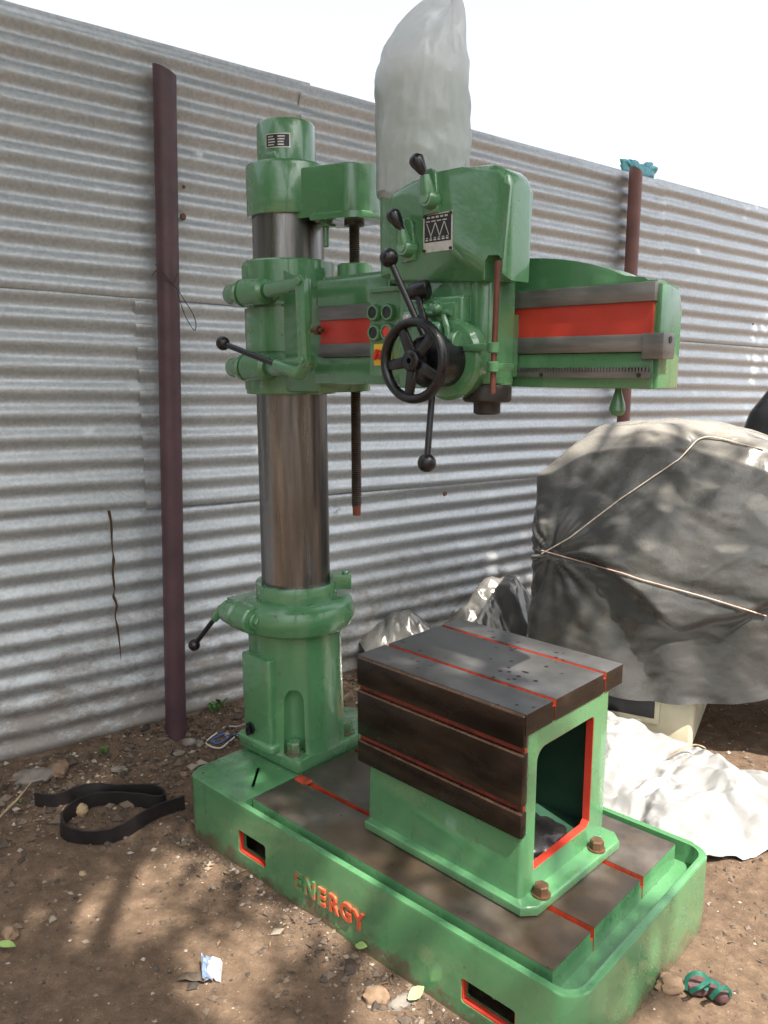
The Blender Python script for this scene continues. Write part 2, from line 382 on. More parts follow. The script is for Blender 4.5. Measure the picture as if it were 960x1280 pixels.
ax = sorted(set([round(-1.8+.018*i, 4) for i in range(231)]+[round(-3+.04*i, 4) for i in range(31)]+[round(2.4+.04*i, 4) for i in range(16)]+[-60, -30, -16, -9, -6, -4.2, -3.5, 3.6, 4.4, 6, 9, 16, 30, 60]))
gv = [(x, y+.6, gz(x, y+.6)) for x in ax for y in ax]; na = len(ax)
gf = [(i*na+j, (i+1)*na+j, (i+1)*na+j+1, i*na+j+1) for i in range(na-1) for j in range(na-1)]
me = bpy.data.meshes.new('ground'); me.from_pydata(gv, [], gf)
g = mesh_obj('ground', me, 'soil', None, 180); g['kind'] = 'structure'

# ------------------------------------------------------------------ corrugated fence
fence = thing('corrugated_fence', FP, 'tall galvanised corrugated iron fence on painted pipe posts behind the green machine', 'fence')
PITCHZ = .085
def sheet(u0, u1, zb, zt, slope, off, seed, ph=0.):
    nz = int((zt-zb)/PITCHZ*12)+1; nu = max(6, int((u1-u0)/.12)); vs_, fs_ = [], []
    for i in range(nu+1):
        u = u0+(u1-u0)*i/nu
        for j in range(nz+1):
            z = zb+(zt-zb)*j/nz
            q = off+.0088*math.sin(2*PI*(z-zb)/PITCHZ+ph)+.0035*noise.noise(Vector((u*.9, z*.8, seed)))+.0022*noise.noise(Vector((u*5, z*4, seed+3)))
            if z-zb < .02 or zt-z < .02: q += .003*noise.noise(Vector((u*7, 0, seed)))
            p = FP+FU*u+FN*q; vs_.append((p.x, p.y, z-slope*u+.004*noise.noise(Vector((u*1.7, seed, 0)))))
    for i in range(nu):
        for j in range(nz): k = i*(nz+1)+j; fs_.append((k, k+nz+1, k+nz+2, k+1))
    me = bpy.data.meshes.new('corrugated_sheet'); me.from_pydata(vs_, [], fs_)
    o = mesh_obj('corrugated_sheet', me, 'galvanised', fence, 180); return o
for s_, (zb, zt, sl_, off, spans) in enumerate((
    (.050, .995, .012, .000, [(-2.4, .04), (-.02, 2.32), (2.27, 4.7), (4.62, 7.1)]),
    (.955, 1.805, .026, .014, [(-2.6, .06), (-.01, 2.46), (2.40, 4.9), (4.82, 7.3)]),
    (1.762, 2.680, .028, .027, [(-2.3, .78), (.72, 3.22), (3.14, 5.7), (5.6, 8.0)]))):
    for k, (u0, u1) in enumerate(spans):
        dz = (-.008 if (s_ == 2 and k % 2) else 0)+(.012 if (s_ == 1 and k == 0) else 0)
        sheet(u0, u1, zb+dz, zt+dz, sl_, off+(.0035 if k % 2 else 0), s_*10+k)
def post(u, d, r, z0, z1, mat, lean):
    bm = bmesh.new(); b = FP+FU*u+FN*d; tt = Vector((lean[0], lean[1], 0))
    pr = [b+Vector((0, 0, z0))+tt*0, b+tt*.5+Vector((0, 0, (z0+z1)/2)), b+tt+Vector((0, 0, z1))]
    seg = 28; rings = []
    for i in range(26):
        t = i/25; c = b+tt*t+Vector((0, 0, z0+(z1-z0)*t))
        rings.append([bm.verts.new(c+Vector((math.cos(2*PI*k/seg)*r, math.sin(2*PI*k/seg)*r, (.018*math.cos(2*PI*k/seg+2.2) if i == 25 else 0)))) for k in range(seg)])
    rings.append([bm.verts.new(v.co+(b+tt+Vector((0, 0, z1))-v.co)*.14+Vector((0, 0, -.004))) for v in rings[-1]])
    rings.append([bm.verts.new(v.co+Vector((0, 0, -.12))) for v in rings[-1]])
    for A, B in zip(rings, rings[1:]):
        for k in range(seg): bm.faces.new((A[k], A[(k+1) % seg], B[(k+1) % seg], B[k]))
    bm.faces.new(rings[-1])
    return finish('post', bm, mat, fence, 40)
pp = onz(215, 922, 0.0)
pu = (pp-FP).dot(FU); pd = (pp-FP).dot(FN)
pt_ = onpl(205.5, 88, FP+FN*.085, FN)
pb_ = FP+FU*pu+FN*.092
post(pu, .092, .0415, -.3, pt_.z, 'pipe_paint', (pt_.x-pb_.x, pt_.y-pb_.y))['label'] = 'dark maroon painted pipe post'
p2 = onpl(785, 400, FP+FN*.085, FN); u2 = (p2-FP).dot(FU)
post(u2, .088, .037, -.3, 2.585, 'pipe_paint_pale', (0, 0))['label'] = 'faded reddish pipe post'
for (px, py) in ((229, 234), (228, 271), (555, 617), (940, 405), (560, 335)):
    p = onpl(px, py, FP+FN*.03, FN); bm = bmesh.new(); rr_ = .013 if (px, py) in ((555, 617), (228, 271)) else .007
    cyl(bm, (0, 0, 0), FN*.006, rr_, rr_*.8, 16); finish('washer', bm, 'washer_rust', fence, 40, p+FN*.006)
# binding wire round the maroon post
bm = bmesh.new(); pc = FP+FU*pu+FN*.092
wp = [onpl(*q, pc+FN*.047, FN) for q in ((194, 330), (199, 336), (213, 352), (222, 362), (231, 376), (241, 392), (245, 405), (243, 413), (233, 398), (226, 380), (222, 366))]
tube(bm, smooth_path(wp, 5), .0017, 5); wb = [onpl(*q, pc+FN*.046, FN) for q in ((190, 345), (196, 338), (203, 348), (216, 354), (222, 341))]
tube(bm, smooth_path(wb, 5), .0015, 5); finish('binding_wire', bm, 'wire_dark', fence, 60)
# twisted strip hanging on the fence
bm = bmesh.new(); sp_ = smooth_path([onpl(*q, FP+FN*.032, FN) for q in ((136, 638), (139, 655), (140, 680), (142, 700), (141, 715), (143, 735), (142, 745), (146, 757), (144, 770), (147, 785), (150, 810), (151, 826))], 5)
prev = None
for i, p in enumerate(sp_):
    an = .75*math.sin(i*.42)+.6*noise.noise(Vector((i*.2, 1, 1))); hw = .0048*(1+.5*noise.noise(Vector((i*.3, 5, 0))))*(1 if i < len(sp_)-12 else (len(sp_)-i)/12)
    d = FU*math.cos(an)*hw+FN*math.sin(an)*hw; cur = (bm.verts.new(p-d), bm.verts.new(p+d))
    if prev: bm.faces.new((prev[0], prev[1], cur[1], cur[0]))
    prev = cur
bmesh.ops.solidify(bm, geom=bm.faces[:], thickness=.0012)
tag(finish('hanging_strip', bm, 'strip_brown', None, 60), 'thin brown twisted strip hanging down the corrugated fence', 'strip')
# scrap of paper stuck on the fence
bm = bmesh.new(); p = onpl(422, 637, FP+FN*.018, FN); vs_ = [bm.verts.new(p+FU*a_+Vector((0, 0, b_))+FN*c_) for a_, b_, c_ in ((-.012, -.006, 0), (.008, -.009, .004), (.014, .008, .002), (-.002, .010, .006))]
bm.faces.new(vs_); bmesh.ops.solidify(bm, geom=bm.faces[:], thickness=.0008)
tag(finish('paper_scrap', bm, 'paper_white', None, 0), 'tiny white paper scrap stuck on the fence beside the steel column', 'paper')

# ------------------------------------------------------------------ radial drilling machine
mach = thing('radial_drilling_machine', (.71, .365, 0), 'green radial drilling machine with steel column, red striped arm and ENERGY on its base', 'drilling machine')
L_, W_, H_ = 1.42, .73, .21
bm = bmesh.new(); prism(bm, rrect(0, L_, 0, W_, [.06, .05, .05, .06]), lambda a_, b_, t: (a_, b_, -.02 if t == 0 else H_), bev=.006)
base = finish('base', bm, 'green_paint', mach)
def cutter(build):
    b_ = bmesh.new(); build(b_); return finish('cutter', b_, None, None, 0)
boolean(base, [
    cutter(lambda b: box(b, .05, 1.385, .030, .70, -.06, .136, 0)),
    cutter(lambda b: prism(b, rrect(.283, L_-.020, .018, W_-.018, [.045, .004, .004, .045]), lambda a_, c_, t: (a_, c_, .150 if t == 0 else .3))),
    cutter(lambda b: prism(b, rrect(.272, .402, .050, .124, .008, 3), lambda a_, c_, t: (a_, -.1 if t == 0 else .06, c_))),
    cutter(lambda b: prism(b, rrect(1.120, 1.270, .040, .104, .008, 3), lambda a_, c_, t: (a_, -.1 if t == 0 else .06, c_)))])
for x0, x1, z0, z1 in ((.272, .402, .050, .124), (1.120, 1.270, .040, .104)):           # red painted lip inside each lifting window
    bm = bmesh.new(); e = .004
    box(bm, x0-.001, x0+e, .004, .018, z0, z1, 0); box(bm, x0+e, x1-e, .003, .020, z0-.001, z0+e, 0); box(bm, x1-e, x1+.001, .004, .008, z0, z1, 0)
    finish('window_lip', bm, 'red_paint', base, 30)
bm = bmesh.new(); cyl(bm, (1.175, .06, .045), (1.175, .06, .09), .008); hexbolt(bm, (1.175, .06, .09), .012, .012); finish('levelling_bolt', bm, 'bright_steel', base)
def slotted(bm, x0, x1, bars, zlo, ztop, depth, slotw_mat=2, bev=.0025):
    """bars along X; faces: 0 machined top, 1 paint sides, 2 red slot"""
    n = len(bars)
    for i, (y0, y1) in enumerate(bars):
        tb = bmesh.new(); bmesh.ops.create_cube(tb, size=1)
        for v in tb.verts: v.co = Vector(((x0+x1)/2+v.co.x*(x1-x0), (y0+y1)/2+v.co.y*(y1-y0), (zlo+ztop)/2+v.co.z*(ztop-zlo)))
        tb.normal_update()
        for f in tb.faces:
            nn = f.normal
            f.material_index = 3 if nn.z > .5 else 1
            if (nn.y > .5 and i < n-1) or (nn.y < -.5 and i > 0): f.material_index = 2
        es = [e for e in tb.edges if all(v.co.z > ztop-1e-5 for v in e.verts)]
        bmesh.ops.bevel(tb, geom=es, offset=bev, segments=2, profile=.5, affect='EDGES')
        for f in tb.faces:
            if f.material_index == 3: f.material_index = 4
        me = bpy.data.meshes.new('t'); tb.to_mesh(me); tb.free(); bm.from_mesh(me); bpy.data.meshes.remove(me)
    for (a0, a1), (b0, b1) in zip(bars, bars[1:]):
        tb = bmesh.new(); bmesh.ops.create_cube(tb, size=1)
        for v in tb.verts: v.co = Vector(((x0+x1)/2+v.co.x*(x1-x0-.004), (a1+b0)/2+v.co.y*(b0-a1+.004), zlo+.002+(v.co.z+.5)*(ztop-depth-zlo)))
        tb.normal_update()
        for f in tb.faces: f.material_index = 2 if f.normal.z > .5 else 1
        me = bpy.data.meshes.new('t'); tb.to_mesh(me); tb.free(); bm.from_mesh(me); bpy.data.meshes.remove(me)
    for f in bm.faces:
        if f.material_index == 4: f.material_index = 0
bm = bmesh.new(); slotted(bm, .290, 1.332, [(.046, .213), (.231, .470), (.488, .684)], .145, .214, .032)
fp = finish('floor_plate', bm, ['table_steel', 'green_paint', 'orange_red'], base, 30); fp['label'] = 'machined steel floor plate with red slots'
bm = bmesh.new(); prism(bm, rrect(.292, .352, .204, .240, .012, 4), lambda a_, b_, t: (a_, b_, .2135 if t == 0 else .2155), bev=0); finish('slot_pocket', bm, 'orange_red', base, 30)
# raised lettering
txt = 'ENERGY'
for i, ch in enumerate(txt):
    cu = bpy.data.curves.new('t', 'FONT'); cu.body = ch; cu.size = .070; cu.extrude = .0035; cu.offset = .0022; cu.align_x = 'CENTER'; cu.resolution_u = 3
    to = bpy.data.objects.new('t', cu); COL.objects.link(to); bpy.context.view_layer.update()
    me = bpy.data.meshes.new_from_object(to.evaluated_get(bpy.context.evaluated_depsgraph_get())); bpy.data.objects.remove(to)
    xc = .552+i*.0475; me.transform(Matrix.Translation((xc, -.003, .060+.002*math.sin(i*2.1))) @ Matrix.Rotation(R(90), 4, 'X') @ Matrix.Rotation(R(2*math.sin(i*3)), 4, 'Z') @ Matrix.Diagonal((.86, 1, 1, 1)))
    me.materials.clear(); mesh_obj('letter', me, 'letter_paint', base, 30)

# --- pedestal
AX, AY = .128, .377
def ax_m(z=0): return Matrix.Translation((AX, AY, z))
bm = bmesh.new()
prism(bm, rrect(-.035, .285, .234, .522, .018, 3), lambda a_, b_, t: (a_, b_, .2115 if t == 0 else .256), bev=.006)
# switch box and its foot
prism(bm, rrect(.036, .180, .207, .320, .012, 3), lambda a_, b_, t: (a_, b_, .2575 if t == 0 else .575), bev=.006)
prism(bm, rrect(.010, .196, .196, .300, .02, 3), lambda a_, b_, t: (a_, b_, .2565 if t == 0 else .290), bev=.012, seg=3)
box(bm, .045, .105, .232, .33, .565, .68, .006)
ped = finish('pedestal', bm, 'green_paint', mach)
bm = bmesh.new(); lathe(bm, [(0, .250), (.163, .250), (.159, .262), (.156, .30), (.152, .40), (.149, .52), (.147, .68), (0, .68)], ax_m(), 80)
barrel = finish('barrel', bm, 'green_paint', ped)
bm = bmesh.new(); lathe(bm, [(0, .2555), (.036, .2555), (.034, .40), (.033, .44), (.028, .458), (.018, .472), (0, .478)], Matrix.Translation((.236, .262, 0)), 32)
boolean(barrel, [finish('cutter', bm, None, None, 0)])
bm = bmesh.new()
lathe(bm, [(.140, .655), (.165, .650), (.185, .664), (.194, .690), (.194, .712), (.186, .738), (.168, .752), (.135, .756), (.12, .75)], ax_m(), 72)
# split lugs of the clamp at the left front
q0 = Vector((AX, AY, .706)); dl = Vector((-.06, -1, 0)).normalized(); dt = Vector((1, -.06, 0)).normalized()
lug = q0+dl*.178+Vector((-.055, 0, 0))
cyl(bm, lug-dt*.002, lug+dt*.075, .047, bev=.006); cyl(bm, lug-dt*.010, lug-dt*.085, .046, .040, bev=.008)
for s_ in (-.085, .0):
    box(bm, *(0, 1), 0, 1, 0, 1, mat=Matrix(((dt.x*.078, dl.x*-.10, 0, lug.x+dt.x*s_), (dt.y*.078, dl.y*-.10, 0, lug.y+dt.y*s_), (0, 0, .088, lug.z-.044), (0, 0, 0, 1))))
finish('collar', bm, 'green_paint', ped)
bm = bmesh.new(); cyl(bm, lug+dt*.07, lug+dt*.088, .028, bev=.003); hexbolt(bm, lug+dt*.086, .019, .018, dt); finish('clamp_nut', bm, 'green_paint', ped)
def ball_lever(name, parent, p0, p1, r, rb, mi='black_iron', taper=1.):
    b_ = bmesh.new(); cyl(b_, p0, p1, r*taper, r, 16); sphere(b_, Vector(p1)+(Vector(p1)-Vector(p0)).normalized()*rb*.7, rb)
    return finish(name, b_, mi, parent, 50)
e0 = lug-dt*.085
bm = bmesh.new(); cyl(bm, e0+dt*.01, e0-dt*.035, .020, .016, bev=.003)
k0 = e0-dt*.03; hb = onpl(283, 774, k0, dl); hb2 = onpl(243, 806, k0+dl*.05, dl)
cyl(bm, k0, k0+(hb2-k0)*.3, .017, .013, bev=.002); finish('lever_hub', bm, 'green_paint', ped)
ball_lever('clamp_lever', ped, k0+(hb2-k0)*.12, hb2+(k0-hb2)*.07, .0085, .0205)
bm = bmesh.new(); lathe(bm, [(.1125, .754), (.134, .754), (.135, .800), (.133, .804), (.1125, .802)], ax_m(), 64); finish('column_ring', bm, 'green_paint', ped)
bm = bmesh.new(); bt = Vector((.68, .70, 0)).normalized(); sd = Vector((-.70, .68, 0))     # split lugs of the ring, right rear
rm = Matrix(((bt.x, sd.x, 0, AX), (bt.y, sd.y, 0, AY), (0, 0, 1, 0), (0, 0, 0, 1)))
box(bm, .12, .185, -.030, -.004, .775, .825, .004, mat=rm); box(bm, .12, .185, .006, .03, .775, .825, .004, mat=rm); hexbolt(bm, rm @ Vector((.165, -.02, .824)), .012, .012); cyl(bm, rm @ Vector((.165, -.04, .80)), rm @ Vector((.165, .04, .80)), .008)
finish('ring_lug', bm, 'green_paint', ped)
bm = bmesh.new(); hexbolt(bm, (0, 0, 0), .024, .036, washer=.030)
b0 = finish('bolt', bm, 'green_paint', ped, 25, (.228, .268, .256))
for p in ((.245, .488, .256), (-.005, .488, .256)): dup(b0, ped, p)
bm = bmesh.new(); p = ony(316, 909, .212); hexbolt(bm, p, .021, .012, (0, -1, 0)); box(bm, p.x-.006, p.x+.006, p.y-.026, p.y-.01, p.z-.021, p.z+.021, .003); finish('rotary_switch', bm, 'black_plastic', ped)
bm = bmesh.new(); p = ony(321, 884, .212); box(bm, p.x-.016, p.x+.016, p.y-.0015, p.y+.001, p.z-.009, p.z+.009); finish('switch_label', bm, 'plate_silver', ped, 0)
# short black streak painted on the base pad
bm = bmesh.new(); a0, a1 = onz(323, 960, .2125), onz(316, 983, .2125); dd = (a1-a0).normalized(); pn = Vector((-dd.y, dd.x, 0))*.004
vs_ = [bm.verts.new(q) for q in (a0-pn, a0+pn*1.2, a1+pn, a1-pn)]; bm.faces.new(vs_); bmesh.ops.solidify(bm, geom=bm.faces[:], thickness=-.0012); finish('paint_streak', bm, 'plate_black', base, 0)

# --- column
bm = bmesh.new(); lathe(bm, [(0, .70), (.114, .70), (.112, 1.5), (.110, 2.0), (0, 2.0)], ax_m(), 96); finish('column', bm, 'column_steel', mach, 60)

# --- arm sleeve
bm = bmesh.new()
lathe(bm, [(.1125, 1.420), (.140, 1.420), (.143, 1.424), (.143, 1.542), (.134, 1.543), (.134, 1.549), (.1415, 1.550), (.1415, 1.680), (.134, 1.681), (.134, 1.687), (.143, 1.688), (.143, 1.816), (.139, 1.821), (.1115, 1.821)], ax_m(), 80)
SY = .215
for zc in (1.722, 1.502):
    hi = zc > 1.6; z0_, z1_ = (zc-.034, 1.812) if hi else (1.430, zc+.036)
    box(bm, .112, .215, SY+.016, .33, zc-.036, zc+.036, .030, 5)
    box(bm, .112, .170, SY+.030, .33, z0_, z1_, .020, 4)
    cyl(bm, (.112, SY, zc), (.215, SY, zc), .041, .036, bev=.010); lathe(bm, [(0, 0), (.034, 0), (.033, .030), (.028, .046), (.015, .054), (0, .055)], Matrix.Translation((.078, SY+.004, zc)) @ Matrix.Rotation(R(-90), 4, 'Y'), 32)
    cyl(bm, (.106, SY+.002, zc), (.076, SY+.003, zc), .041, .036, bev=.004)
    box(bm, .066, .106, SY+.020, .33, z0_, z1_, .010, 3)
# web that joins the sleeve to the arm
web = [(.16, 1.428), (.365, 1.428), (.375, 1.455), (.375, 1.742), (.275, 1.752), (.20, 1.80), (.16, 1.80)]
prism(bm, web, lambda a_, b_, t: (a_, .272 if t == 0 else .47, b_), bev=.010, seg=3)
sleeve = finish('arm_sleeve', bm, 'green_paint', mach)
bm = bmesh.new(); yl = SY-.075
ct_, cb_ = ony(378, 352, yl), ony(382, 450, yl)
cyl(bm, (.222, SY, 1.722), (.262, SY, 1.722), .021, bev=.003); cyl(bm, (.25, SY, 1.722), (.25, SY, 1.722), .001)
prism(bm, rrect(-.017, .017, -.014, .115, .012, 4), lambda a_, b_, t: Vector(ct_)+Vector((a_-.006, .010 if t == 0 else .022, -b_)), bev=.002)
d_ = (cb_-ct_); prism(bm, rrect(-.017, .017, -.016, d_.length+.016, .015, 5), lambda a_, b_, t: Vector(ct_)+d_.normalized()*b_+Vector((a_, -.012 if t == 0 else .006, 0)), bev=.002)
crank = [ct_+Vector((0, .03, 0)), Vector((.262, SY-.01, 1.722))]
tube(bm, [crank[1]+Vector((-.02, 0, 0)), (crank[0]+crank[1])/2, crank[0]], [.022, .020, .018], 14)
tube(bm, [Vector((.235, SY, 1.502)), Vector((.285, SY-.02, 1.500)), cb_+Vector((0, .02, -.002))], [.025, .024, .020], 14)
hexbolt(bm, ct_+Vector((0, -.010, 0)), .011, .010, (0, -1, 0)); hexbolt(bm, cb_+Vector((0, -.010, 0)), .011, .010, (0, -1, 0))
finish('clamp_linkage', bm, 'green_paint', sleeve)
lb = cb_+Vector((-.03, .005, -.035)); tip = ony(283, 431, yl-.03); mid = ony(346, 456, yl)
bm = bmesh.new(); tube(bm, [cb_+Vector((0, .01, -.004)), lb, mid+(tip-mid)*.02], [.018, .021, .015], 14); finish('lever_hub', bm, 'green_paint', sleeve)
ball_lever('clamp_lever', sleeve, mid, tip, .0085, .0205)
# bright adjusting screw between sleeve and arm
bm = bmesh.new(); p = ony(395, 413, .235); cyl(bm, p+Vector((-.035, 0, 0)), p+Vector((.028, 0, 0)), .006); hexbolt(bm, p+Vector((.0, 0, 0)), .014, .012, (1, 0, 0)); finish('adjusting_screw', bm, 'bolt_steel', sleeve)

# --- arm
AYF, XA, XE = .256, .372, 1.385
def topz(x):
    t = min(1, max(0, (x-.37)/(1.33-.37))); return 1.672+.080*(1-t**7)
prof = [(XA, 1.456), (XE, 1.456), (XE, 1.666)]+[(x, topz(x)) for x in np.linspace(1.34, XA, 26)]
bm = bmesh.new(); prism(bm, prof, lambda a_, b_, t: (a_, .285 if t == 0 else .285+.085+.10*(1-smst(.3, 1.1, a_)), b_), bev=.010, seg=3)
box(bm, XA, XE, AYF, .30, 1.456, 1.530, .003); box(bm, XA, XE-.002, AYF+.004, .30, 1.528, 1.672, .0)
box(bm, XA, .66, AYF+.006, .30, 1.66, 1.744, .012, 3)
# stepped end plate
prism(bm, [(.262, 1.456), (.36, 1.456), (.362, 1.62), (.345, 1.655), (.30, 1.664), (.262, 1.664)], lambda a_, b_, t: (XE-.004 if t == 0 else XE+.010, a_, b_), bev=.004)
arm = finish('arm', bm, 'green_paint', mach)
for z0, z1 in ((1.630, 1.668), (1.5305, 1.566)):
    bm = bmesh.new(); box(bm, XA+.028, XE+.001, AYF-.010, AYF+.03, z0, z1, .0015); finish('guide_way', bm, 'way_steel', arm, 30)
bm = bmesh.new(); box(bm, XA+.030, XE-.004, AYF-.004, AYF+.02, 1.566, 1.630, 0); rs_ = finish('red_strip', bm, 'red_paint', arm, 30)
bm = bmesh.new(); RX = .95; box(bm, RX, XE-.001, AYF-.008, AYF+.01, 1.478, 1.4905, .0)
nt_ = 60
for i in range(nt_):
    x = RX+.004+i*(XE-RX-.008)/nt_; s_ = (XE-RX-.008)/nt_
    prism(bm, [(x, 1.490), (x+s_*.8, 1.490), (x+s_*.58, 1.4995), (x+s_*.22, 1.4995)], lambda a_, b_, t: (a_, AYF-.008 if t == 0 else AYF+.008, b_))
for x in (1.13, 1.36): cyl(bm, (x, AYF-.0075, 1.484), (x, AYF-.0095, 1.484), .0045, mi=1)
finish('rack', bm, ['way_steel', 'plate_black'], arm, 20)
bm = bmesh.new(); box(bm, XE-.018, XE+.028, AYF-.018, AYF+.036, 1.516, 1.567, .002); cyl(bm, (XE+.027, AYF+.012, 1.554), (XE+.0295, AYF+.012, 1.554), .007, mi=1); finish('stop_block', bm, ['way_steel', 'plate_black'], arm, 30)
bm = bmesh.new(); lathe(bm, [(.006, 0), (.008, -.012), (.0165, -.038), (.018, -.050), (.012, -.060), (0, -.063)], Matrix.Translation((1.288, .305, 1.458)), 24); finish('lock_knob', bm, 'green_paint', arm)
SX, SYY = .352, .442
bm = bmesh.new(); lathe(bm, [(.016, 1.735), (.052, 1.735), (.052, 1.800), (.049, 1.804), (.016, 1.804)], Matrix.Translation((SX, SYY, 0)), 40); lathe(bm, [(.016, 1.43), (.044, 1.43), (.048, 1.46), (.016, 1.46)], Matrix.Translation((SX, SYY, 0)), 32)
prism(bm, rrect(SX-.07, SX+.07, SYY-.09, SYY+.07, .03, 4), lambda a_, b_, t: (a_, b_, 1.458 if t == 0 else 1.742), bev=.008); finish('screw_boss', bm, 'green_paint', arm)

# --- top gearbox and motor cover
bm = bmesh.new()
lathe(bm, [(.111, 1.952), (.1235, 1.952), (.125, 1.956), (.125, 2.094), (.121, 2.100), (0, 2.100)], ax_m(), 72)
g0 = Vector((AX, AY, 0)); g1 = Vector((SX, SYY, 0)); gd = (g1-g0).normalized(); gn = Vector((-gd.y, gd.x, 0)); gl = (g1-g0).length; rg = .076
ol = [(0, -rg)]+[(gl+rg*math.cos(R(a_)), rg*math.sin(R(a_))) for a_ in range(-90, 91, 10)]+[(0, rg)]
prism(bm, ol, lambda a_, b_, t: g0+gd*a_+gn*b_+Vector((0, 0, 1.936 if t == 0 else 2.076)), bev=.004)
ol2 = [(gl*.55, -rg-.004)]+[(gl+(rg+.012)*math.cos(R(a_)), (rg+.004)*math.sin(R(a_))) for a_ in range(-90, 91, 10)]+[(gl*.55, rg+.004)]
prism(bm, ol2, lambda a_, b_, t: g0+gd*a_+gn*b_+Vector((0, 0, 1.926 if t == 0 else 1.944)), bev=.002)
tg = finish('top_gearbox', bm, 'green_paint', mach)
bm = bmesh.new(); lathe(bm, [(0, 2.098), (.092, 2.098), (.092, 2.104), (.0885, 2.108), (.0885, 2.215), (.083, 2.223), (.0, 2.225)], ax_m(), 64)
box(bm, -.062, -.004, -.095, -.07, 2.10, 2.125, .003, mat=Matrix.Translation((AX+.06, AY+.0, 0))); box(bm, -.135, -.105, -.035, .0, 2.09, 2.118, .004, mat=Matrix.Translation((AX+.01, AY, 0)))
finish('motor_cover', bm, 'green_paint', tg)
def curved_plate(name, cx, cy, r, th0, th1, z0, z1, parent):
    bm = bmesh.new(); n = 10
    def P_(t, z, rr_): return (cx+rr_*math.cos(t), cy+rr_*math.sin(t), z)
    def strip(ta, tb_, za, zb, rr_, mi):
        A = [bm.verts.new(P_(ta+(tb_-ta)*i/n, za, rr_)) for i in range(n+1)]; B = [bm.verts.new(P_(ta+(tb_-ta)*i/n, zb, rr_)) for i in range(n+1)]
        for i in range(n): f = bm.faces.new((A[i], A[i+1], B[i+1], B[i])); f.material_index = mi
    strip(th0, th1, z0, z1, r+.001, 1); e = (th1-th0)*.04; ez = (z1-z0)*.07
    strip(th0+e, th1-e, z0+ez, z1-ez, r+.0014, 0)
    for k in range(4):
        for q in range(2): 
            a_ = th0+(th1-th0)*(.12+q*.40); strip(a_, a_+(th1-th0)*(.22+.12*random.random()), z0+(z1-z0)*(.16+k*.19), z0+(z1-z0)*(.25+k*.19), r+.0018, 1)
    return finish(name, bm, ['plate_black', 'plate_silver'], parent, 60)
tc_ = math.atan2(-.652, .759)-.28
curved_plate('nameplate', AX, AY, .0885, tc_-.45, tc_+.42, 2.138, 2.178, tg)
bm = bmesh.new(); q = g0+gd*(gl*.66)-gn*.03; cyl(bm, q+Vector((0, 0, 1.938)), q+Vector((0, 0, 1.915)), .020); box(bm, q.x-.022, q.x+.022, q.y-.02, q.y+.02, 1.912, 1.921, .002); cyl(bm, q+Vector((0, 0, 1.92)), q+Vector((0, 0, 1.855)), .0095, .008, bev=.002); finish('trip_rod', bm, 'green_paint', tg)

# --- elevating screw
pr = [(0, 1.042), (.0125, 1.042), (.0135, 1.068), (.0155, 1.072)]; z = 1.076; i = 0
while z < 1.95: pr.append((.0165 if i % 2 else .0140, z)); z += .0030; i += 1
pr = pr[:-8]+[(.020, 1.912), (.030, 1.914), (.030, 1.930), (0, 1.930)]
bm = bmesh.new(); lathe(bm, pr, Matrix.Translation((SX, SYY, 0)), 20)
for f in bm.faces:
    if f.calc_center_median().z < 1.071: f.material_index = 1
finish('elevating_screw', bm, ['thread_steel', 'rust_tip'], mach, 25)

# --- drill head
HY = .11
bm = bmesh.new()
out = [(.790, 1.697), (.792, 1.888), (.806, 1.898), (.858, 1.914), (.927, 1.919), (1.006, 1.9185), (1.072, 1.915)]
cr = .045
for a_ in range(75, -1, -15): out.append((1.128-cr+cr*math.cos(R(a_)), 1.908-cr+cr*math.sin(R(a_))))
out += [(1.130, 1.678), (1.06, 1.682)]
prism(bm, out, lambda a_, b_, t: (a_, HY if t == 0 else HY+.088, b_), bev=.016, seg=4)
head = finish('drill_head', bm, 'green_paint', mach)
boolean(head, [cutter(lambda b: prism(b, [(1.070, 1.60), (1.112, 1.60), (1.112, 1.722), (1.104, 1.730), (1.078, 1.732), (1.070, 1.722)], lambda a_, c_, t: (a_, HY-.05 if t == 0 else HY+.040, c_)))])
# saddle below the gear case
bm = bmesh.new()
prism(bm, rrect(.795, 1.052, .128, .250, [.0, .0, .03, .035], 6), lambda a_, b_, t: (a_, b_, 1.452 if t == 0 else 1.705), bev=.004)
box(bm, .67, .80, .205, .246, 1.47, 1.69, .01, 3)
prism(bm, rrect(.995, 1.078, .126, .235, [.03, .03, .04, .04], 6), lambda a_, b_, t: (a_, b_, 1.462 if t == 0 else 1.70), bev=.006)
box(bm, .86, 1.02, .100, .14, 1.555, 1.655, .008, 3)
finish('saddle', bm, 'green_paint', head)
bm = bmesh.new(); box(bm, 1.048, 1.066, .150, .252, 1.478, 1.618, .004); 
for z in (1.605, 1.55, 1.495): hexbolt(bm, (1.058, .150, z), .008, .008, (0, -1, 0))
finish('gib_plate', bm, 'green_paint', head)
bm = bmesh.new(); sc_ = Vector((1.038, .172, 0))
lathe(bm, [(0, 1.462), (.050, 1.462), (.0545, 1.455), (.0545, 1.428), (.050, 1.424), (.030, 1.424), (0, 1.424)], Matrix.Translation(sc_), 40); lathe(bm, [(0, 1.426), (.0305, 1.426), (.0305, 1.400), (.026, 1.396), (.020, 1.396), (.018, 1.41), (0, 1.41)], Matrix.Translation(sc_), 36, 1)
finish('spindle_nose', bm, ['dark_steel', 'dark_steel'], head)
bm = bmesh.new(); pa, pb = ony(622.5, 326, .085), ony(615.5, 492, .085); tube(bm, [pa, pa+(pb-pa)*.5, pb], .0062, 12); finish('depth_rod', bm, 'rod_rust', head, 60)
bm = bmesh.new()
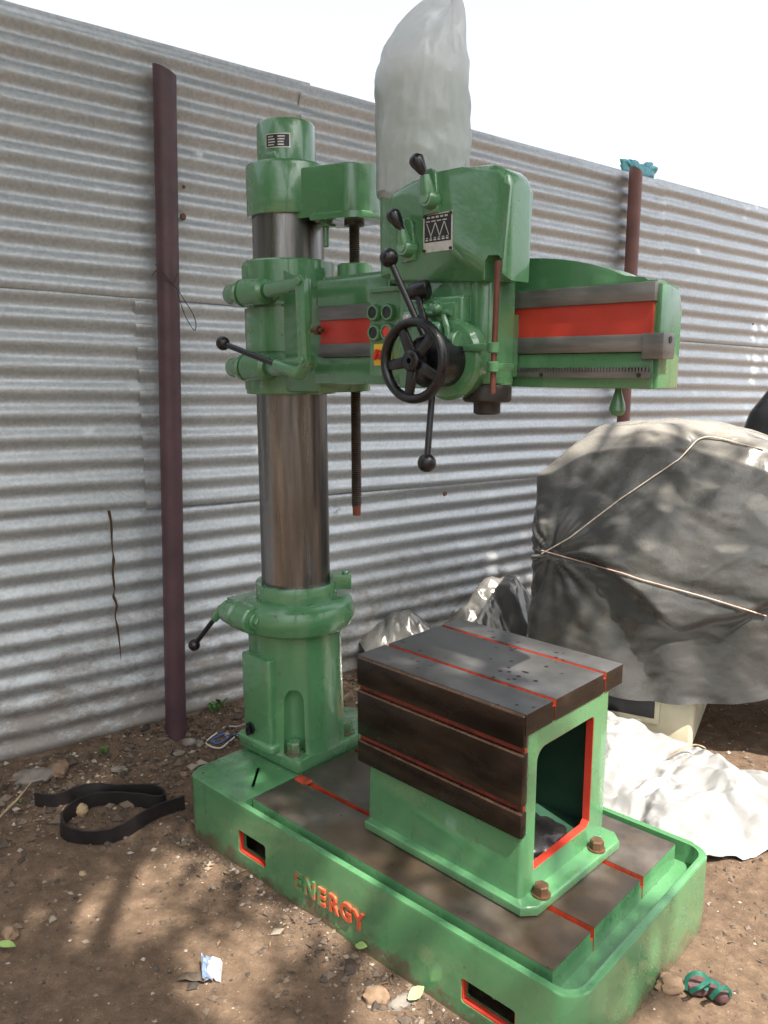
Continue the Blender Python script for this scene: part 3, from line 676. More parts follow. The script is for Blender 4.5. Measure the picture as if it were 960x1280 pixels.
for py_, dx in ((434, 0), (458, 0)):
    p = ony(617, py_, .085); cyl(bm, p+Vector((0, 0, -.012)), p+Vector((0, 0, .010)), .013, bev=.002); box(bm, p.x-.075 if py_ < 450 else p.x-.012, p.x+.004 if py_ < 450 else p.x+.012, p.y-.008, p.y+.008 if py_ < 450 else p.y+.06, p.z-.008, p.z+.008, .003)
finish('rod_bracket', bm, 'green_paint', head)
# handwheel group: axis along Y
wc = ony(517, 451, -.025); WX, WZ = wc.x, wc.z
def ym(y): return Matrix.Translation((WX, y, WZ)) @ Matrix.Rotation(R(90), 4, 'X')      # local z -> -Y
bm = bmesh.new()
lathe(bm, [(0, 0), (.088, 0), (.090, .004), (.090, .030), (.082, .040), (.064, .044), (.0, .044)], Matrix.Translation((WX-.002, .125, WZ+.004)) @ Matrix.Rotation(R(90), 4, 'X'), 56)
finish('feed_flange', bm, 'green_paint', head)
bm = bmesh.new(); lathe(bm, [(0, .0), (.052, .0), (.056, .004), (.056, .070), (.050, .078), (.030, .080), (0, .08)], ym(.086), 48); finish('feed_drum', bm, 'black_iron', head)
bm = bmesh.new(); RW = .0795
tb = [(RW+.0102*math.cos(2*PI*k/14), .0102*math.sin(2*PI*k/14)) for k in range(15)]
lathe(bm, [(r_, z_*1.25) for r_, z_ in tb], ym(-.025), 64)
lathe(bm, [(0, -.016), (.022, -.016), (.022, .012), (.017, .016), (.006, .016), (.005, .006), (0, .006)], ym(-.025), 32)
for k in range(5):
    t = R(-100+72*k); d = Vector((math.cos(t), 0, math.sin(t))); c = Vector((WX, -.025, WZ))
    prism(bm, [(-.013, .012), (.013, .012), (.0105, RW-.002), (-.0105, RW-.002)], lambda a_, b_, q: c+d*b_+Vector((-d.z, 0, d.x))*a_+Vector((0, -.005 if q == 0 else .006, 0)), bev=.003, seg=2)
finish('handwheel', bm, 'black_iron', head, 50)
hubc = Vector((WX, .045, WZ))
for (px, py, yy) in ((486, 322, .005), (533.5, 579, .005)):
    e = ony(px, py, yy); d = (e-hubc).normalized(); ball_lever('feed_lever', head, hubc+d*.05, e-d*.015, .0072, .0205)
e = ony(521, 364, .085); bm = bmesh.new(); d = (e-hubc).normalized(); cyl(bm, hubc+d*.04, e, .0085, .0075, 14); m_, q = frame(e-d*.004, e+d); k_ = Vector((.9, .35, .15)).normalized()
cyl(bm, e-k_*.020, e+k_*.030, .017, .021, bev=.004); finish('feed_lever', bm, 'black_iron', head, 50)
# gear-shift levers on the gear case front
def shift_lever(pp_, pm, pe):
    P0, P1, P2 = ony(*pp_, HY-.012), ony(*pm, HY-.030), ony(*pe, HY-.040)
    bm = bmesh.new(); d = (P1-P0); dd_ = Vector((d.x, 0, d.z)).normalized(); s_ = Vector((-dd_.z, 0, dd_.x))
    pl_ = [(-.026, -.030), (.026, -.030), (.032, -.01), (.028, .075), (.012, .088), (-.012, .088), (-.028, .075), (-.032, -.01)]
    prism(bm, [(a_+.010, b_-.004) for a_, b_ in pl_], lambda a_, b_, t: Vector((P0.x, 0, P0.z))+s_*a_*.72+dd_*b_*.8+Vector((0, HY+.002 if t == 0 else HY-.010, 0)), bev=.002)
    cyl(bm, Vector((P0.x, HY, P0.z)), Vector((P0.x, HY-.034, P0.z)), .0205, .0185, bev=.003); cyl(bm, Vector((P0.x, HY-.033, P0.z)), Vector((P0.x, HY-.037, P0.z)), .010, bev=.001)
    tube(bm, [Vector((P0.x, HY-.018, P0.z)), P0+(P1-P0)*.5+Vector((0, -.004, 0)), P1], [.0185, .0155, .0105], 14)
    ax_ = (P2-P1).normalized(); LK = (P2-P1).length
    m2, _ = frame(P1-ax_*.004, P2); s0 = len(bm.faces)
    lathe(bm, [(0, 0), (.0065, 0), (.0075, LK*.18), (.0105, LK*.28), (.0165, LK*.72), (.0168, LK*.88), (.011, LK*1.03), (0, LK*1.07)], m2, 20, 1)
    return finish('shift_lever', bm, ['green_paint', 'black_plastic'], head, 45)
shift_lever((539, 250), (531, 219), (517, 194)); shift_lever((510, 311), (502.5, 287), (488, 263))
# chart plate
p0, p1 = ony(530, 267, HY), ony(567, 312, HY)
bm = bmesh.new(); x0, x1, z0, z1 = p0.x, p1.x-.002, p1.z, p0.z-.004
box(bm, x0, x1, HY-.0022, HY+.002, z0, z1, 0, mi=1)
def pl(a0, a1, b0, b1, mi, e=.0028): box(bm, x0+(x1-x0)*a0, x0+(x1-x0)*a1, HY-e, HY-.001, z0+(z1-z0)*b0, z0+(z1-z0)*b1, 0, mi=mi)
pl(.05, .95, .26, .97, 2)
for k in range(5): pl(.14+.15*k, .24+.15*k, .88, .93, 1, .0032)
for k in range(4): pl(.10+.19*k, .24+.19*k, .79, .82, 1, .0032)
for k in range(5):
    s_ = 1 if k % 2 else -1; xa = .20+.15*k
    prism(bm, [(xa-.08*s_-.012, .40), (xa-.08*s_+.012, .40), (xa+.07*s_+.012, .76), (xa+.07*s_-.012, .76)], lambda a_, b_, t: (x0+(x1-x0)*a_, HY-.0032 if t == 0 else HY-.001, z0+(z1-z0)*b_), mi=1)
for k in range(6): pl(.09+.14*k, .18+.14*k, .30, .34, 1, .0032); pl(.10+.14*k, .17+.14*k, .36, .385, 1, .0032)
for a_, b_ in ((.05, .05), (.95, .05), (.05, .95), (.95, .95)): cyl(bm, (x0+(x1-x0)*a_, HY-.001, z0+(z1-z0)*b_), (x0+(x1-x0)*a_, HY-.005, z0+(z1-z0)*b_), .0035, mi=2)
finish('chart_plate', bm, ['plate_silver', 'plate_silver', 'plate_black'], head, 0)
# push-button panel
bm = bmesh.new(); PYF = .200
pa, pb = ony(461.5, 366, PYF), ony(461.5, 470, PYF)
prism(bm, rrect(pa.x, .80, pb.z, pa.z+.004, .006, 3), lambda a_, b_, t: (a_, PYF if t == 0 else .242, b_), bev=.003)
box(bm, pa.x+.01, .79, PYF-.012, .22, pa.z-.002, pa.z+.010, .003); finish('control_panel', bm, 'green_paint', head)
for i, (px, py) in enumerate(((470, 391), (488, 390.5), (471, 416), (487, 415))):
    p = ony(px, py, PYF); bm = bmesh.new()
    lathe(bm, [(0, 0), (.0215, 0), (.0215, .012), (.019, .015), (.0145, .015), (.0145, .011)], Matrix.Translation(p) @ Matrix.Rotation(R(90), 4, 'X'), 28, 0)
    lathe(bm, [(.0145, .010), (.0135, .0125), (0, .0125)], Matrix.Translation(p) @ Matrix.Rotation(R(90), 4, 'X'), 24, 1)
    finish('push_button', bm, ['green_paint', 'red_plastic' if i == 3 else 'black_plastic'], head, 40)
p0, p1 = ony(469, 430, PYF), ony(491, 457, PYF); bm = bmesh.new()
box(bm, p0.x, p1.x, PYF-.006, PYF, p1.z, p0.z, .002)
c = Vector(((p0.x+p1.x)/2-.008, PYF-.006, (p0.z+p1.z)/2)); cyl(bm, c, c+Vector((0, -.012, 0)),   .012, .011, bev=.002, mi=1); box(bm, -.004, .004, -.022, -.010, -.014, .014, .002, mi=1, mat=Matrix.Translation(c) @ Matrix.Rotation(R(25), 4, 'Y'))
finish('rotary_switch', bm, ['yellow_plastic', 'red_plastic'], head, 40)
# feed gear clutter above the flange
bm = bmesh.new()
box(bm, .865, 1.01, .088, .112, 1.588, 1.640, .004); cyl(bm, (.87, .084, 1.618), (1.00, .084, 1.618), .007); sphere(bm, ony(546, 386, .072), .0125)
p = ony(546, 387, .072); cyl(bm, p, p+Vector((0, .03, -.012)), .008); p = ony(529, 386, .085); cyl(bm, p+Vector((0, -.01, 0)), p+Vector((0, .03, 0)), .012, bev=.002)
box(bm, .90, .985, .062, .100, 1.548, 1.600, .012, 3); cyl(bm, (.955, .070, 1.556), (1.025, .070, 1.556), .015, bev=.003); cyl(bm, (1.015, .070, 1.556), (1.035, .070, 1.556), .021, bev=.003)
tube(bm, [Vector((.985, .078, 1.61)), Vector((1.0, .072, 1.585)), Vector((1.005, .07, 1.56))], .007, 8)
finish('feed_mechanism', bm, 'green_paint', head)
bm = bmesh.new(); p = ony(512, 402, .07); box(bm, p.x-.014, p.x+.014, .06, .09, p.z-.010, p.z+.016, .003); finish('feed_dial', bm, 'bright_steel', head)

# ------------------------------------------------------------------ plastic bag on the head motor
bm = bmesh.new(); MX, MY = .790, .232
lv_ = [(1.885, .100, 0, 0), (1.90, .109, 0, 0), (1.95, .112, 0, 0), (2.00, .114, .001, 0), (2.08, .113, .002, 0), (2.15, .112, .001, 0), (2.185, .110, .001, 0), (2.210, .104, .003, .002), (2.235, .094, .008, .006),
       (2.262, .081, .015, .013), (2.285, .066, .023, .021), (2.305, .050, .032, .029), (2.322, .034, .040, .037), (2.336, .020, .045, .043), (2.348, .012, .048, .046), (2.365, .020, .051, .049), (2.39, .030, .054, .052)]
lvv = []
for (a_, b_) in zip(lv_, lv_[1:]):
    for k in range(8): lvv.append(tuple(a_[j]+(b_[j]-a_[j])*k/8 for j in range(4)))
lvv.append(lv_[-1]); seg = 220; rings = []
for z, r_, dx, dy in lvv:
    ring = []; up_ = smst(2.17, 2.36, z)
    for k in range(seg):
        t = 2*PI*k/seg
        f1 = noise.noise(Vector((math.cos(t)*2.0, math.sin(t)*2.0, z*6))); f2 = abs(noise.noise(Vector((math.cos(t)*5, math.sin(t)*5, z*9+4)))); f3 = abs(noise.noise(Vector((math.cos(t+z*3)*9, math.sin(t+z*3)*9, z*14+9))))
        pl_ = up_*.22*math.sin(9*t+3*noise.noise(Vector((math.cos(t), math.sin(t), z*3))))
        rr_ = r_*(1+.03*f1-.03*f2+.075*crease((math.cos(t)*.9, math.sin(t)*.9, z*6.0), 1.25, 4, 6)+.020*crease((math.cos(t), math.sin(t), z*7), 2.6, 8, 7)+pl_*.7)
        ring.append(bm.verts.new((MX+dx+rr_*math.cos(t)*(1-.0*up_), MY+dy+rr_*math.sin(t), z+.02*up_*math.sin(3*t+1)+(.012*math.sin(2*t)+.010*f1 if z < 1.905 else 0))))
    rings.append(ring)
for A, B in zip(rings, rings[1:]):
    for k in range(seg): bm.faces.new((A[k], A[(k+1) % seg], B[(k+1) % seg], B[k]))
tag(finish('plastic_bag', bm, 'bag_plastic', None, 180), 'wrinkled whitish plastic bag pulled over the motor on the drill head', 'bag')
motor_bm = bmesh.new(); lathe(motor_bm, [(0, 1.72), (.098, 1.72), (.100, 1.80), (.098, 2.10), (.09, 2.165), (0, 2.17)], Matrix.Translation((MX, MY, 0)), 40); finish('head_motor', motor_bm, 'green_paint', head)

# ------------------------------------------------------------------ box table
tab = thing('box_table', (.92, .4, .214), 'green slotted box table with dark machined top and side bolted on the base', 'work table')
BX0, BX1, BY0, BY1 = .655, 1.176, .190, .585
BX1 = 1.179; BY0 = .180; BY1 = .560
bm = bmesh.new(); prism(bm, rrect(BX0, BX1, BY0, BY1, .012, 4), lambda a_, b_, t: (a_, b_-(.012 if t == 0 and b_ < .3 else 0), .2425 if t == 0 else .6635), bev=0)
body = finish('table_body', bm, 'green_paint', tab)
bm = bmesh.new(); fl_ = [(.665, .148), (1.195, .148), (1.224, .180), (1.228, .56), (1.20, .59), (.69, .59), (.665, .56)]
prism(bm, fl_, lambda a_, b_, t: (a_, b_, .2155 if t == 0 else .243), bev=.006, seg=3); finish('table_flange', bm, 'green_paint', body)
bm = bmesh.new(); prism(bm, rrect(BX0+.03, BX1-.022, BY0+.02, BY1-.025, .01, 3), lambda a_, b_, t: (a_, b_, .27 if t == 0 else .64)); c1 = finish('cutter', bm, None, None, 0)
WA, WB, WZ0, WZ1 = .222, .482, .296, .612
win = [(WA, WZ0), (WB-.012, WZ0+.004), (WB, WZ0+.016)]+[(WB-.012+.012*math.cos(R(a_)), WZ1-.012+.012*math.sin(R(a_))) for a_ in range(0, 91, 30)]+[(WA+.035+.035*math.cos(R(a_)), WZ1-.035+.035*math.sin(R(a_))) for a_ in range(90, 181, 15)]
bm = bmesh.new(); prism(bm, win, lambda a_, b_, t: (BX1-.06 if t == 0 else BX1+.05, a_, b_)); c2 = finish('cutter', bm, None, None, 0)
boolean(body, [c1, c2])
body.data.materials.append(M['inner_shade_green'])  # shade of the hollow put into a darker green on the inner faces
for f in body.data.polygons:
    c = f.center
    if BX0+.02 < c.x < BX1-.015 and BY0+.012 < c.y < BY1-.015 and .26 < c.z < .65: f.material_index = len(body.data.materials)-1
# red painted edge of the window
bm = bmesh.new(); inner = [(a_+(-.0015 if a_ > .35 else .0015), b_+(-.0015 if b_ > .44 else .0015)) for a_, b_ in win]
n = len(win)
def wv(p, x): return bm.verts.new((x, p[0], p[1]))
o1 = [wv(p, BX1-.001) for p in win]; i1 = [wv(p, BX1-.001) for p in inner]; o2 = [wv(p, BX1-.021) for p in win]; i2 = [wv(p, BX1-.021) for p in inner]
for k in range(n):
    j = (k+1) % n; bm.faces.new((o1[k], o1[j], i1[j], i1[k])); bm.faces.new((i1[k], i1[j], i2[j], i2[k])); bm.faces.new((i2[k], i2[j], o2[j], o2[k]))
finish('window_edge', bm, 'red_paint', tab, 30)
bm = bmesh.new(); slotted(bm, .622, 1.183, [(.166, .276), (.290, .514), (.528, .614)], .664, .719, .020, bev=.002)
finish('table_top', bm, ['top_steel', 'side_steel', 'orange_red'], tab, 30)['label'] = 'machined grey top plate with two red slots'
# machined side plate, three bars with recessed red slots between
for k, (z0, z1) in enumerate(((.404, .471), (.486, .619), (.634, .7165))):
    bm = bmesh.new(); box(bm, .624, 1.1815,   .1600, .1845, z0, z1, .005)
    bm.normal_update()
    for f in bm.faces:
        if f.normal.z > .3 and f.normal.y < -.2: f.material_index = 1
    finish('side_bar', bm, ['side_steel', 'lip_steel'], tab, 30)
bm = bmesh.new(); box(bm, .627, 1.178, .171, .183, .406, .70, 0); finish('slot_back', bm, 'slot_shade_red', tab, 0)
bm = bmesh.new(); hexbolt(bm, (0, 0, 0), .0185, .024, washer=.023); bo = finish('bolt', bm, 'bolt_steel', tab, 25, (1.204, .222, .2435)); dup(bo, tab, (1.204, .482, .2435), (0, 0, .5))
tab.rotation_euler = (0, 0, R(-1.8))
# rag inside the table
bm = bmesh.new(); bmesh.ops.create_icosphere(bm, subdivisions=4, radius=1)
for v in bm.verts:
    k = 1+.35*crumple(v.co, 1.1, 3); v.co = Vector((v.co.x*.10*k, v.co.y*.10*k, max(0, v.co.z)*.045*k))+Vector((1.06, .34, .272))
tag(finish('plastic_rag', bm, 'tarp_black', None, 60), 'dark crumpled plastic lying inside the hollow of the box table', 'rag')

# ------------------------------------------------------------------ machine under the tarpaulin
TA = R(14); TD = Vector((math.cos(TA), math.sin(TA), 0)); TN = Vector((TD.y, -TD.x, 0))      # width direction, front normal (towards us)
T0 = Vector((.93, 1.64, 0))
def tm(a_, b_, z): return T0+TD*a_-TN*b_+Vector((0, 0, z))
TMAT = Matrix(((TD.x, -TN.x, 0, T0.x), (TD.y, -TN.y, 0, T0.y), (0, 0, 1, 0), (0, 0, 0, 1)))
cov = thing('covered_machine', T0, 'cream machine base showing below the grey tarpaulin', 'machine')
bm = bmesh.new(); box(bm, -.44, .06, .07, .60, -.02, .235, .02, 3, mat=TMAT); box(bm, -.31, -.07, .06, .09, .06, .18, .004, mat=TMAT)
cb = finish('machine_base', bm, 'cream_paint', cov)
bm = bmesh.new(); box(bm, -.29, -.09, .055, .09, .085, .165, .003, mat=TMAT); finish('base_slot', bm, 'plate_black', cov)
# solid core that carries the tarpaulin
bm = bmesh.new()
core = [(-.42, .32), (.52, .32), (.52, .80), (.40, .95), (-.12, 1.12), (-.34, 1.02), (-.40, .9), (-.42, .7)]
prism(bm, core, lambda a_, b_, t: tm(a_, (.14+.26*smst(.6, 1.1, b_)) if t == 0 else .54, b_), bev=.03, seg=3)
core_o = finish('machine_body', bm, 'cream_paint', cov)

# tarpaulin: draped sheet round the core, hem above the ground, pulled in by the ropes
def ztop(a_): return 1.285-.05*smst(-.16, -.62, a_)-.48*max(0, a_+.06)**1.6-.085*smst(-.40, -.62, a_)
TO = rrect(-.640, .66, .0, .66, [.10, .10, .07, .10], 14)
def resample(pts, n):
    P_ = [Vector((p[0], p[1], 0)) for p in pts]; P_.append(P_[0]); Ls = [0]
    for a_, b_ in zip(P_, P_[1:]): Ls.append(Ls[-1]+(b_-a_).length)
    out = []; k = 0
    for i in range(n):
        t = Ls[-1]*i/n
        while Ls[k+1] < t: k += 1
        out.append(P_[k].lerp(P_[k+1], (t-Ls[k])/max(1e-9, Ls[k+1]-Ls[k])))
    return out
NT = 400; OL = resample(TO, NT); NSIDE, NTOP = 120, 64
ca, cb_ = .0, .36
def belly(a_):   # height of the sagging fold above the level rope
    return .72-.40*math.exp(-((a_-.02)/.22)**2)*.55-.05*a_+.05*noise.noise(Vector((a_*6, 1, 0)))
bm = bmesh.new(); rings = []
for i in range(NSIDE+NTOP+1):
    ring = []
    for k, o_ in enumerate(OL):
        if i <= NSIDE:
            kk = 1; a_, b_ = o_.x, o_.y
            hem = .185+.018*math.sin(a_*9)+.16*smst(.10, .55, a_)+.05*smst(.2, .5, b_)*0
            zt_ = ztop(a_)-.10; t = i/NSIDE; z = hem+(zt_-hem)*t
        else:
            t = (i-NSIDE)/NTOP; kk = 1-t**1.15; a_ = ca+(o_.x-ca)*kk; b_ = cb_+(o_.y-cb_)*kk
            z = ztop(a_)-.10*kk**9
        p = tm(a_, b_+.13*smst(.66, 1.26, z)*smst(.42, .0, b_), z)
        nv = Vector((o_.x-ca, (o_.y-cb_)*1.7, 0)).normalized() if kk > .02 else Vector((0, 0, 0)); n3 = (TD*nv.x-TN*nv.y)*min(1, kk*1.2)+Vector((0, 0, (1-kk)*1.3+.02)); n3.normalize()
        d_ = .020*noise.noise(Vector((a_*2.6, b_*2.6, z*2.4)))+.020*crease(Vector((a_, b_, z*.8)), 2.2, 5)+.013*crease(Vector((a_, b_, z)), 5.5, 2)-.006
        fr = smst(.25, .0, b_)
        ra = math.hypot((a_+.53)*1., z-.735); an = math.atan2(z-.735, a_+.54)
        d_ += fr*(.006*math.exp(-ra/.16)*math.sin(an*11+1)-.004*math.exp(-(ra/.06)**2)+.006*math.exp(-ra/.4)*math.sin(an*17))
        dz = z-belly(a_); d_ += fr*smst(-.55, -.25, a_)*(.034*math.exp(-max(0, dz)/.16)*smst(-.025, .03, dz)-.010*smst(.02, -.25, dz))
        d_ += .012*math.sin(a_*21+z*7+3*noise.noise(Vector((a_*2, b_*2, z))))*smst(.75, .2, z)*fr
        d_ -= .006*math.exp(-((z-(.735-.12*(a_+.53)))/.020)**2)*fr
        ring.append(bm.verts.new(p+n3*d_))
    rings.append(ring)
for A, B in zip(rings, rings[1:]):
    for k in range(NT): bm.faces.new((A[k], A[(k+1) % NT], B[(k+1) % NT], B[k]))
bmesh.ops.remove_doubles(bm, verts=bm.verts[:], dist=.0002)
bmesh.ops.recalc_face_normals(bm, faces=bm.faces)
tbvh = BVHTree.FromBMesh(bm)
tag(finish('tarpaulin', bm, 'tarp_grey', None, 180), 'grey tarpaulin draped over a machine beside the fence and tied with rope', 'tarpaulin')
def on_tarp(px, py, off=.007):
    h = tbvh.ray_cast(CAM, ray(px, py).normalized()); 
    return (h[0]-ray(px, py).normalized()*off) if h[0] else None
def rope(name, pix, mat, r, label):
    P_ = [on_tarp(*q) for q in pix]; P_ = [p for p in P_ if p]
    if len(P_) < 3: return
    bm = bmesh.new(); tube(bm, smooth_path(P_, 3), r, 7); tag(finish(name, bm, mat, None, 60), label, 'rope')
def lin(a_, b_, n): return [(a_[0]+(b_[0]-a_[0])*i/n, a_[1]+(b_[1]-a_[1])*i/n) for i in range(n+1)]
rope('rope', lin((677, 692), (700, 679), 4)+lin((712, 672), (775, 624), 8)+lin((790, 614), (850, 573), 8)+[(862, 560), (872, 550), (885, 546), (905, 549), (930, 556), (955, 562)], 'rope_pale', .0026, 'thin pale rope running up and over the shoulder of the grey tarpaulin')
rope('rope', lin((677, 688), (780, 717), 10)+lin((800, 724), (880, 746), 8)+lin((900, 752), (958, 770), 6), 'rope_pink', .0026, 'thin pinkish cord stretched level across the front of the grey tarpaulin')

# black cover on a taller thing behind
bm = bmesh.new(); bc = Vector((.935, 2.95, 0))
lev = [(0.0, .30), (.4, .30), (.8, .29), (1.12, .275), (1.28, .23), (1.40, .15), (1.48, .05)]; lvv = []
for a_, b_ in zip(lev, lev[1:]):
    for k in range(6): lvv.append((a_[0]+(b_[0]-a_[0])*k/6, a_[1]+(b_[1]-a_[1])*k/6))
lvv.append(lev[-1]); rings = []; seg = 72
for z, r_ in lvv:
    ring = []
    for k in range(seg):
        t = 2*PI*k/seg; e = 4; q = r_/((abs(math.cos(t))**e+abs(math.sin(t))**e)**(1/e)); f = .10*noise.noise(Vector((math.cos(t)*3, math.sin(t)*3, z*1.2)))+.06*math.sin(13*t+2*z)*(1.2-z*.7)
        q *= 1+f*.6; ring.append(bm.verts.new(bc+Vector((q*math.cos(t+.3), q*math.sin(t+.3), z+.03*f))))
    rings.append(ring)
for A, B in zip(rings, rings[1:]):
    for k in range(seg): bm.faces.new((A[k], A[(k+1) % seg], B[(k+1) % seg], B[k]))
bm.faces.new(rings[-1])
tag(finish('black_cover', bm, 'tarp_black', None, 60), 'black plastic cover on a tall thing behind the grey tarpaulin', 'cover')

# ------------------------------------------------------------------ crumpled plastics
def crumpled_sheet(name, outline_fn, mat, nx, ny, seed, label, amp, sc_=7, base=None, cat='plastic sheet'):
    vs_, fs_ = [], []
    for i in range(nx+1):
        for j in range(ny+1):
            u, v = i/nx, j/ny; x, y, z = outline_fn(u, v)
            q = crease((x, y, .3*z), sc_, seed, 8)+.30*crease((x, y, .1), sc_*2.6, seed+3, 6); e = noise.noise_vector(Vector((x*6+seed, y*6, 1)))*.035
            x += e.x; y += e.y; edge = min(u, 1-u, v, 1-v); k = smst(0, .10, edge)
            vs_.append((x, y, max(gz(x, y)+.004, z+amp*q*(.3+.7*k)+.012*noise.noise(Vector((x*3, y*3, seed))))))
    for i in range(nx):
        for j in range(ny): k = i*(ny+1)+j; fs_.append((k, k+ny+1, k+ny+2, k+1))
    me = bpy.data.meshes.new(name); me.from_pydata([tuple(v) for v in vs_], [], fs_)
    return tag(mesh_obj(name, me, mat, None, 180), label, cat)
c00, c10, c11, c01 = (Vector(p) for p in ((.80, .86, 0), (1.40, 1.02, 0), (1.62, 1.55, 0), (.52, 1.66, 0)))
def wfn(u, v):
    wob = .06*math.sin(u*11+v*3)+.05*math.sin(u*23+1)
    p = (c00*(1-u)+c10*u)*(1-v)+(c01*(1-u)+c11*u)*v; m = math.sin(PI*min(1, max(0, u)))**.6*math.sin(PI*v)**.7
    p = p+Vector((0, -1, 0))*wob*(1-v)*.6
    return p.x, p.y, .02+.10*m+.09*math.exp(-((u-.12)/.16)**2-((v-.75)/.3)**2)
crumpled_sheet('white_plastic_sheet', wfn, 'plastic_white', 210, 180, 4, 'crumpled white plastic sheet lying on the soil beside the machine base', .085, 3.8)
h0 = Vector((-.46, 1.30, 0)); h1 = Vector((.10, 2.35, 0)); hd = (h1-h0); hn = Vector((hd.y, -hd.x, 0)).normalized()
def hfn(u, v):
    p = h0+hd*u+hn*((v-.45)*.62); prof = .12+.27*math.exp(-((u-.62)/.30)**2)+.14*math.exp(-((u-.15)/.16)**2)+.10*math.exp(-((u-.95)/.2)**2)+.05*math.sin(u*13)
    z = prof*math.exp(-((v-.38)/.30)**2)
    return p.x, p.y, z
crumpled_sheet('silver_plastic_sheet', hfn, 'plastic_silver', 160, 120, 9, 'shiny silvery crumpled plastic heaped against the foot of the fence', .048, 4.6)
# cyan bag caught on top of the fence
bm = bmesh.new(); p0 = onpl(800, 216, FP+FN*-.03, FN)
bmesh.ops.create_icosphere(bm, subdivisions=5, radius=1)
for v in bm.verts:
    c = v.co.copy(); k = 1+.16*crease(c, 1.1, 6)+.3*noise.noise(c*1.6); side = c.x
    v.co = p0+FU*(c.x*.17*k)+FN*(c.y*.035*k)+Vector((0, 0, (c.z*.060*k)+.045*abs(side)+.025*noise.noise(Vector((side*5, 2, 2)))-.014))
tag(finish('cyan_bag', bm, 'bag_cyan', None, 50), 'crumpled cyan plastic bag caught on the fence top behind the faded post', 'bag')

# ------------------------------------------------------------------ small things on the ground
def stone(px, py, sx, sy, sz, mat, seed, label, rot=0., group=None):
    p = onz(px, py, 0); p.z = gz(p.x, p.y)
    bm = bmesh.new(); bmesh.ops.create_icosphere(bm, subdivisions=3, radius=1)
    for v in bm.verts:
        c = v.co.copy(); k = 1+.32*noise.noise(c*1.1+Vector((seed, 0, 0)))+.16*noise.noise(c*2.7+Vector((0, seed, 0)))
        d = noise.voronoi(c*1.3+Vector((seed*3, 0, 0)))[0]; k -= .30*(d[1]-d[0])
        v.co = Matrix.Rotation(rot, 3, 'Z') @ Vector((c.x*sx*k, c.y*sy*k, c.z*sz*k+sz*.45))
    o = finish('stone', bm, mat, None, 38, p); return tag(o, label, 'stone', group)
stone(42, 976, .075, .045, .030, 'stone_grey', 1, 'large flat grey stone at the foot of the fence', .9)
stone(72, 968, .045, .040, .032, 'stone_brown', 2, 'brown stone beside the large flat grey stone', .3)
stone(100, 1011, .030, .026, .024, 'stone_tan', 3, 'pale tan stone inside the loop of the black belt', .4)
stone(148, 964, .028, .018, .012, 'stone_grey', 4, 'small flat grey stone between the black belt and the fence', 1.)
stone(12, 1164, .026, .018, .018, 'stone_brown', 5, 'brown angular stone beside the fallen green leaf', .2)
stone(470, 1246, .034, .024, .020, 'stone_brown', 6, 'brown stone by the base below the ENERGY lettering', .5)
stone(438, 1211, .016, .016, .015, 'stone_dark', 7, 'small round dark stone by the base below the ENERGY lettering')
stone(500, 1254, .030, .018, .014, 'stone_grey', 8, 'grey stone with a green leaf beside it near the base', 1.2)
stone(836, 1240, .034, .024, .026, 'stone_brown', 9, 'brown stone touching the maroon and green sandal', .7)
stone(238, 932, .030, .022, .020, 'stone_grey', 10, 'grey broken stone at the foot of the maroon post', .4)
stone(224, 944, .022, .016, .012, 'stone_grey', 11, 'small flat shard lying before the grey broken stone by the post', 1.)
stone(250, 934, .020, .015, .016, 'stone_grey', 12, 'small grey stone between the post stone and the looped cable', .1)
stone(103, 1088, .012, .010, .007, 'stone_tan', 13, 'tiny yellowish stone alone on bare soil in front of the belt', .1)
stone(194, 1206, .010, .008, .006, 'stone_dark', 14, 'tiny dark pebble beside the discarded wrapper', .1)
stone(228, 1026, .018, .014, .010, 'stone_dark', 15, 'small dark stone against the left end of the green base', .1)
stone(230, 967, .020, .014, .010, 'stone_brown', 16, 'small brown stone between belt and green base corner', .1)
# belt
def strip_loop(pts, h, thick, lean=0.):
    bm = bmesh.new(); P_ = smooth_path(pts, 8); prev = None
    for i, p in enumerate(P_):
        d = (P_[min(i+1, len(P_)-1)]-P_[max(i-1, 0)]); d.z = 0; d.normalize(); nrm = Vector((-d.y, d.x, 0)); ln = .012*noise.noise(Vector((i*.07, 3, 3)))
        g_ = gz(p.x, p.y)+.002+p.z
        c = [Vector((p.x, p.y, g_))+nrm*s_*thick/2 for s_ in (-1, 1)]+[Vector((p.x, p.y, g_+h))+nrm*(s_*thick/2+ln) for s_ in (1, -1)]
        cur = [bm.verts.new(q) for q in c]
        if prev:
            for k in range(4): bm.faces.new((prev[k], prev[(k+1) % 4], cur[(k+1) % 4], cur[k]))
        else: bm.faces.new(cur)
        prev = cur
    bm.faces.new(prev); return bm
gp = lambda px, py: onz(px, py, 0)
bpts = [gp(44, 1004), gp(72, 1003), gp(100, 997), gp(130, 994), gp(160, 992), (gp(190, 992)), gp(205, 996), gp(207, 1003), gp(198, 1007), gp(172, 1003), gp(140, 1001), gp(112, 1005), gp(88, 1020), gp(76, 1034), gp(82, 1046), gp(108, 1051), gp(138, 1049), gp(165, 1038), gp(190, 1023), gp(212, 1014), gp(231, 1008)]
for q in bpts: q.z = 0
bm = strip_loop(bpts, .050, .007); tag(finish('rubber_belt', bm, 'belt_rubber', None, 40), 'black flat rubber belt coiled in a loop on the soil near the fence', 'belt')
